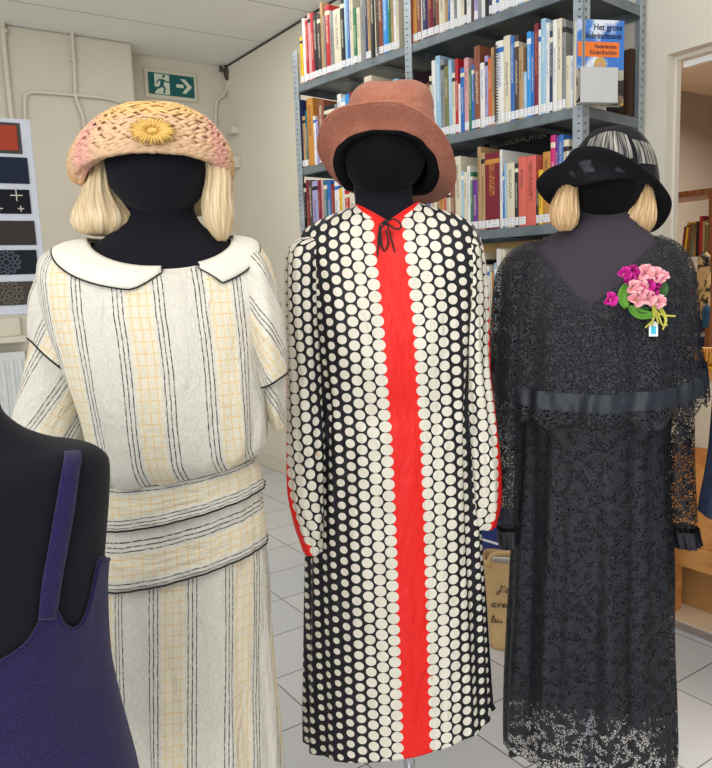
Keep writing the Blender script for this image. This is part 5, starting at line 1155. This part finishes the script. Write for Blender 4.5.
# black hat
M_hatb = NT('black_hat_straw'); M_hatb.set(lin((19, 19, 24)), .8, 0, .25); w_ = M_hatb.noise(320, 3); M_hatb.bump(w_, .4, .001); M_hatb = M_hatb.mat
hc3 = at(607, 176, Y3)
h3 = empty('brimmed_hat', hc3+ZV*.05, label='black hat with wavy wide brim and sheer pale panels in the crown', cat='hat')
inner = [at(*q) for q in ((606, 180, 1.455), (624, 178, 1.46), (639, 181, 1.50), (648, 192, 1.55), (646, 205, 1.61), (607, 208, 1.66), (570, 206, 1.61), (566, 196, 1.55), (573, 187, 1.50), (588, 183, 1.465))]
outer = [at(*q) for q in ((598, 147.5, 1.42), (621, 155, 1.415), (641, 167, 1.43), (658, 181, 1.49), (671, 203, 1.56), (662, 224, 1.63), (645, 232, 1.68), (610, 222, 1.72), (562, 208, 1.65), (546, 200, 1.56), (537, 184, 1.50), (548, 170, 1.465), (563, 163, 1.445), (576, 149, 1.43))]
NB = 120; oc = closed_curve(outer, NB); ic0 = closed_curve(inner, NB)
# match the inner curve to the outer one by angle round the head
def byang(cv, ref):
    an = [math.atan2((p-hc3)@ZV, (p-hc3)@f3.l) for p in cv]; out = []
    for p in ref:
        a = math.atan2((p-hc3-ZV*-.02)@ZV, (p-hc3)@f3.l); k = min(range(len(cv)), key=lambda i: abs((an[i]-a+math.pi) % (2*math.pi)-math.pi)); out.append(cv[k])
    out = np.array(out)
    for _ in range(4): out = (np.roll(out, 1, 0)+out*2+np.roll(out, -1, 0))/4
    return out
ic = closed_curve(inner, NB); 
# align start indices
ic = np.roll(ic, 0, axis=0)
mb = MB(); mb.grid(strip(ic, oc, 12, .012, np.array([0, 1., -.1])), wrapu=True); mb.build('brim', M_hatb, h3, solid=.003)
mb = MB(); mb.tube(list(oc), .002, 8, closed=True); mb.build('brim_edge', M_hatb, h3)
ch = Loft([(569, 657, 196, 182, Y3+.03, .102), (571, 656, 178, 168, Y3+.03, .10), (574, 653, 160, 153, Y3+.03, .097), (579, 647, 146, 142, Y3+.03, .088), (587, 639, 135, 133, Y3+.03, .07), (597, 630, 128, 128, Y3+.03, .045), (608, 620, 125.5, 126, Y3+.03, .015)], fold=lambda th, t: .0015*math.sin(7*th))
mb = ch.mesh(96, 36); mb.f.append([36*96+i for i in range(96)][::-1]); mb.m.append(0); mb.smooth.append(True); mb.build('crown', M_hatb, h3)
mb = MB(); lc = [ic]
for k_, dy_ in ((.95, .03), (.8, .07), (.5, .10), (.05, .11)): lc.append([hc3+(p-hc3)*k_+np.array([0, dy_, 0]) for p in ic])
mb.grid(lc, wrapu=True); mb.build('crown_lining', M_jhead, h3, solid=.003)
t = NT('sheer_striped_panel'); uvv, u, v = t.uv(); n1 = t.n('TexNoise'); n1.inputs['Scale'].default_value = 1; n1.inputs['Detail'].default_value = 3; t.put(n1.inputs['Vector'], t.mapping(uvv, scale=(110, 16, 1)))
st = t.m('LESS_THAN', t.m('FRACT', t.m('ADD', t.m('MULTIPLY', u, 95), t.m('MULTIPLY', n1.outputs[0], .5))), .24)
c = t.ramp(n1.outputs[0], [(.38, lin((44, 44, 46))), (.66, lin((176, 170, 158)))]); t.set(t.mix(st, c, lin((20, 20, 24))), .7); M_sheer = t.mat
t = NT('sheer_dark_panel'); n1 = t.noise(90, 3); t.set(t.ramp(n1, [(.4, lin((20, 20, 24))), (.66, lin((64, 64, 70)))]), .7); M_sheerd = t.mat
def patch(lf, tha, thb, top, bot, name, mat, par, off=.0022, lab=None):
    G = []; U = []; NI, NJ = 26, 12
    for j in range(NJ+1):
        row_ = []; ur = []
        for i in range(NI+1):
            f = i/NI; th = tha+(thb-tha)*f; t1, t0 = top(f), bot(f); row_.append(lf.P(th, t0+(t1-t0)*j/NJ, off)); ur.append((f*abs(thb-tha)*.1, j/NJ*.05))
        G.append(row_); U.append(ur)
    mb = MB(); mb.grid(G, uv=U); return mb.build(name, mat, par)
a0, a1 = ch.u0(2.6, 587), ch.u0(2.6, 630); patch(ch, a0, a1, lambda f: 3.0+1.35*math.sin(math.pi*(.08+.84*f))**.6, lambda f: 1.6, 'sheer_panel', M_sheer, h3, off=.004)
a0, a1 = ch.u0(2, 636), ch.u0(2, 653.5); patch(ch, a0, a1, lambda f: 3.2-.6*f, lambda f: 1.3, 'sheer_panel', M_sheer, h3)
def brim_patch(i0, i1, f0, f1, mat, nm='sheer_panel', off=.004):
    G = strip(ic, oc, 12, .012, np.array([0, 1., -.1])); R_ = []
    for j in range(7):
        f = (f0+(f1-f0)*j/6)*12; k = min(int(f), 11); q = f-k
        R_.append([G[k][i % NB]*(1-q)+G[k+1][i % NB]*q-np.array([0, off, -.001]) for i in range(i0, i1+1)])
    mb = MB(); mb.grid(R_); return mb.build(nm, mat, h3)
M_sheerv = plain('sheer_violet_panel', (92, 84, 140), .6, 0, .4, 60)
for i0, i1, f0, f1, m_ in ((100, 105, .3, .6, M_sheerd), (110, 116, .3, .65, M_sheerd), (7, 12, .3, .5, M_sheerd), (89, 92, .35, .75, M_sheerv), (38, 40, .3, .5, M_glow), (43, 44, .3, .5, M_glow)): brim_patch(i0, i1, f0, f1, m_)
# ------------------------------------------------------------------ flower corsage
YF = float(f3.P(f3.u0(4, 640), 3.6)[1])-.018
cg = empty('flower_corsage', at(640, 290, YF), label='pink and magenta fabric flower corsage with green leaves pinned to the lace dress', cat='corsage')
def fab(name, a, b):
    t = NT(name); t.set(t.mix(t.noise(60, 3), lin(a), lin(b)), .6, 0, .3); t.bump(t.noise(300, 2), .4, .0008); return t.mat
M_mag = fab('magenta_felt', (196, 24, 140), (226, 60, 170)); M_pink = fab('pink_felt', (236, 150, 162), (250, 204, 204)); M_deep = fab('deep_magenta_felt', (150, 16, 104), (196, 40, 140)); M_leaf = fab('leaf_green_felt', (64, 130, 36), (124, 182, 70)); M_stem = fab('yellow_green_stem', (170, 168, 50), (214, 206, 96)); M_dleaf = fab('dark_leaf_felt', (38, 78, 34), (70, 116, 60))
M_cyan = plain('cyan_print', (70, 190, 224), .5, 0, .03)
EX, EZ = RT, UP; EN = -FW
def petal(mb, c, ang, ln, wd, curl, lift):
    d = EX*math.cos(ang)+EZ*math.sin(ang); s_ = -EX*math.sin(ang)+EZ*math.cos(ang); G = []
    for j in range(9):
        f = j/8; w_ = wd*math.sin(math.pi*min(1, .12+.80*f))**.75; row_ = []
        for i in range(7):
            g = i/6*2-1; row_.append(c+d*ln*f+s_*w_*g+EN*(lift*math.sin(math.pi*f*.6)+curl*(g*g)*w_*8*.12+.0015*math.sin(g*7+f*5)))
        G.append(row_)
    mb.grid(G)
def blossom(px, py, r, mat, dz, n=4, a0=0., seed=0):
    px = 612+(px-612)*.95-3; r = r*.9
    rnd = random.Random(seed); c = at(px, py, YF)+EN*dz; r = r*YF/F; b = None
    for k in range(n):
        mb = MB(); petal(mb, c, a0+2*math.pi*k/n+rnd.uniform(-.25, .25), r*rnd.uniform(.9, 1.15), r*.52, 2.0, .006+.004*rnd.random())
        if b is None: b = mb.build('blossom', mat, cg, solid=.0018)
        else: mb.build('petal', mat, b, solid=.0018)
    mb = MB(); mb.tube([c, c+EN*.006], [.0026, .0018], 8); mb.build('blossom_centre', M_pink if mat is not M_pink else M_stem, b)
for q in ((612, 300, 7.5, M_mag, .002, 4, .4), (625.5, 275, 8, M_mag, .004, 4, .2), (633, 272, 7, M_deep, .003, 4, 1.0), (640, 279, 8, M_mag, .006, 4, .5), (632, 283, 7.5, M_deep, .006, 4, 0.), (648, 287, 8.5, M_mag, .007, 4, .9), (655, 291, 7, M_deep, .004, 4, .3), (658, 284, 7, M_deep, .003, 4, .8),
          (646, 274, 9.5, M_pink, .010, 4, .8), (656, 276, 8.5, M_pink, .009, 4, .2), (664, 278, 7, M_pink, .008, 3, .1), (633, 289, 9, M_pink, .012, 4, .5), (641, 290, 9, M_pink, .014, 4, .1), (637, 301, 9.5, M_pink, .011, 4, 1.4), (648, 300, 9, M_pink, .012, 4, .4), (660, 302.5, 8, M_pink, .009, 4, .1)):
    blossom(*q, seed=int(q[0]))
def leaf(pts, wd, mat, dz):
    P_ = smooth_path([at(x, y, YF)+EN*dz for x, y in pts], 12); mb = MB(); G = []
    for j, p in enumerate(P_):
        f = j/11; d = P_[min(11, j+1)]-P_[max(0, j-1)]; d /= np.linalg.norm(d); s_ = np.cross(d, EN); w_ = wd*YF/F*math.sin(math.pi*(.06+.86*f))**.7
        G.append([p+s_*w_*g+EN*(.004*g*g) for g in (-1, -.5, 0, .5, 1)])
    mb.grid(G); mb.build('leaf', mat, cg, solid=.0015)
leaf([(629, 281), (623, 292), (622, 300), (626, 308)], 5.5, M_leaf, .003); leaf([(628, 307), (634, 312), (642, 315), (652, 315)], 5, M_leaf, .004); leaf([(660, 282), (663, 288), (661, 294), (658, 299)], 5, M_dleaf, .001); leaf([(634, 304), (640, 309), (648, 311)], 4, M_dleaf, .001)
for pts in ([(651, 305), (655, 312), (663, 315.5), (674, 316.5)], [(652, 305), (657, 315), (661, 325), (666, 325)], [(652, 305), (660, 312), (664, 321), (661.5, 330)], [(651, 306), (653, 318), (648, 324), (644, 328)], [(651, 306), (655, 316), (657, 324)], [(651, 305), (652, 314), (651, 327)], [(653, 305), (661, 310), (665, 319), (664, 325)]):
    mb = MB(); mb.tube(smooth_path([at(x, y, YF)+EN*.006 for x, y in pts], 16), .0018, 8); mb.build('stem', M_stem, cg)
O_ = at(648, 336.5, YF)+EN*.004; k_ = YF/F
mb = MB(); mb.prism([(0, 0), (9*k_, 0), (9*k_, 12*k_), (6.5*k_, 15*k_), (2.5*k_, 15*k_), (0, 12*k_)], O_, EX, EZ, EN, .0008); tg = mb.build('price_tag', M_paper, cg)
mb = MB(); mb.box((2*k_, 2.2*k_, .0008), (7*k_, 10*k_, .0011), (O_, EX, EZ, EN)); mb.build('tag_print', M_cyan, tg)
mb = MB(); mb.tube([O_+EX*4.5*k_+EZ*14*k_+EN*.001, at(650, 318, YF)+EN*.005], .0005, 5); mb.build('tag_string', M_paper, tg)
# ================================================================== figure 4: navy knitted camisole close to the camera
Y4 = .80
m4 = empty('mannequin', at(-35, 700, Y4)*[1, 1, 0], label='black mannequin torso in navy knitted vest, nearest, cropped by the left edge', cat='mannequin')
f4 = Loft([(-66, -4, 404, None, Y4, .045), (-72, 2, 418, None, Y4, .05), (-90, 22, 436, None, Y4, .06), (-122, 50, 450, None, Y4, .072), (-152, 82, 459, None, Y4, .08), (-168, 98, 469, None, Y4, .088), (-174, 104, 482, None, Y4, .092), (-173, 103, 520, None, Y4, .10), (-168, 98, 580, None, Y4, .11), (-165, 95, 620, None, Y4, .115), (-170, 99, 680, None, Y4, .115), (-180, 110, 730, None, Y4, .115), (-190, 121, 775, None, Y4, .118), (-200, 132, 830, None, Y4, .125), (-205, 138, 900, None, Y4, .13)], ex=.9)
mb = f4.mesh(120, 90); mb.f.append([90*120+i for i in range(120)]); mb.m.append(0); mb.smooth.append(False)
mb.add(f4.ring(0, 0, 120), [list(range(120))[::-1]], 0); mb.build('torso', M_jersey, m4)
t = NT('navy_knit'); uvv, u, v = t.uv(); wv = t.n('TexWave', bands_direction='Y'); wv.inputs['Scale'].default_value = 110; wv.inputs['Distortion'].default_value = 5; wv.inputs['Detail'].default_value = 3; wv.inputs['Detail Scale'].default_value = 3; t.put(wv.inputs['Vector'], uvv)
n1 = t.noise(220, 4); t.set(t.mix(t.m('ADD', t.m('MULTIPLY', wv.outputs[1], .5), t.m('MULTIPLY', n1, .5)), lin((20, 17, 46)), lin((46, 39, 92))), .95, 0, .1); t.put(t.b.inputs['Sheen Weight'], .15); t.bump(t.m('ADD', wv.outputs[1], n1), .6, .0012); M_knit_n = t.mat
v4 = empty('knitted_vest', at(60, 700, Y4)*[1, 1, 0], label='navy blue knitted strap vest on the nearest black torso at the left', cat='vest')
def pxy(p): v_ = p-CAM; z = v_@FW; return 356+F*(v_@RT)/z, 384-F*(v_@UP)/z
def ytop(x):
    return float(np.interp(x, [-170, -160, -120, -105, -60, -20, 0, 15, 30, 40, 46, 50, 53, 57, 63, 71, 79, 87, 93, 98], [590, 625, 625, 640, 690, 680, 663, 655, 642, 625, 608, 596, 602, 616, 627, 631, 628, 616, 592, 560]))
def torso_u(lf, th, t): return uvq
NI = 220; cols = []
for i in range(NI+1):
    th = math.pi/2+2*math.pi*i/NI; tt = 13.6; front = math.sin(th) < .05
    if front:
        while tt > 7.2:
            x, y = pxy(f4.P(th, tt, .004))
            if y <= ytop(x): break
            tt -= .02
    else: tt = 8.2
    cols.append(tt)
cs = np.array(cols); 
for _ in range(2): cs[1:-1] = (cs[:-2]+2*cs[1:-1]+cs[2:])/4
G = []; U = []
for j in range(61):
    row_ = []; ur = []
    for i in range(NI+1):
        th = math.pi/2+2*math.pi*i/NI; t_ = cs[i]+(13.6-cs[i])*j/60; p = f4.P(th, t_, .0045+.0015*math.sin(7*th+t_)*min(1, j/10)); row_.append(p); ur.append(((i/NI)*.95, p[2]))
    G.append(row_); U.append(ur)
mb = MB(); mb.grid(G, uv=U); body = mb.build('vest_body', M_knit_n, v4, solid=.003)
mb = MB(); mb.tube([p for p in G[0]], .0028, 8); mb.build('knit_edge', M_knit_n, v4)
def strap(sgn):
    # follows the torso from the front edge over the shoulder to the back
    pts = []
    ctr = [(44, 618, 13), (48, 585, 14), (55, 545, 14), (61, 510, 14), (66, 475, 13), (69, 457, 13)]
    NR = 30; L = []
    for k in range(NR+1):
        x, y, w_ = cr(ctr, k*(len(ctr)-1)/NR)[:3]
        # find torso point projecting there
        row_ = []
        for g in (-1, -.75, -.4, 0, .4, .75, 1):
            tx = x+g*w_*.5*1.25; best = None
            a, b = math.pi, 2*math.pi
            lo, hi = 3.2, 9.9
            for _ in range(3):
                tcur = (lo+hi)/2
            tcur = 6.
            for _ in range(24):
                th = f4.u0(tcur, tx if sgn > 0 else -70-tx); q = pxy(f4.P(th, tcur, .0)); tcur += (y-q[1])*.02; tcur = max(3.0, min(10.2, tcur))
            row_.append(f4.P(th, tcur, .0045+.0025*(1-g*g)))
        L.append(row_)
    # over the shoulder and down the back
    last = L[-1]; back = []
    for k in range(1, 9):
        f = k/8; back.append([p+np.array([p[0]/p[1], 1, 0])*.085*f+ZV*(.004*math.sin(math.pi*f)-.055*f**3) for p in last])
    L += back
    U = [[(g*.01, j*.006) for g in range(7)] for j in range(len(L))]
    mb = MB(); mb.grid(L, uv=U); mb.build('strap', M_knit_n, v4, solid=.004)
strap(1)
c_ = f4.R[-1]; mb = MB(); stand(m4, c_[0], c_[1], c_[2]+.02)
# ------------------------------------------------------------------ navy garment at the right edge
M_navy = plain('navy_cloth', (30, 40, 62), .75, 0, .2, 30, .3)
jk = empty('navy_jacket', at(745, 500, 1.5)*[1, 1, 0], label='navy garment at the right edge of the view, only its sleeve end showing', cat='jacket')
lf = Loft([(716, 742, 380, None, 1.5, .03), (712, 742, 430, None, 1.5, .04), (708, 742, 465, None, 1.49, .045), (703, 741, 498, None, 1.48, .045, 3), (701, 740, 515, None, 1.48, .045, 5)], fold=lambda th, t: .0015*math.sin(7*th+t))
lf.mesh(48, 30).build('sleeve', M_navy, jk, solid=.003); mb = MB(); mb.tube(lf.ring(4, .001, 48), .002, 6, closed=True); mb.build('cuff', M_navy, jk)
lf = Loft([(752, 800, 290, None, 1.52, .05), (728, 826, 300, None, 1.52, .08), (722, 832, 330, None, 1.52, .10), (728, 826, 400, None, 1.52, .11), (730, 824, 500, None, 1.52, .10), (722, 832, 600, None, 1.52, .12)])
lf.mesh(72, 40).build('jacket_body', M_navy, jk, solid=.003)
c_ = lf.R[-1]; m5 = empty('coat_stand', (c_[0], c_[1], 0), label='thin metal stand carrying the navy garment at the right edge', cat='stand'); stand(m5, c_[0], c_[1], lf.R[0][2])
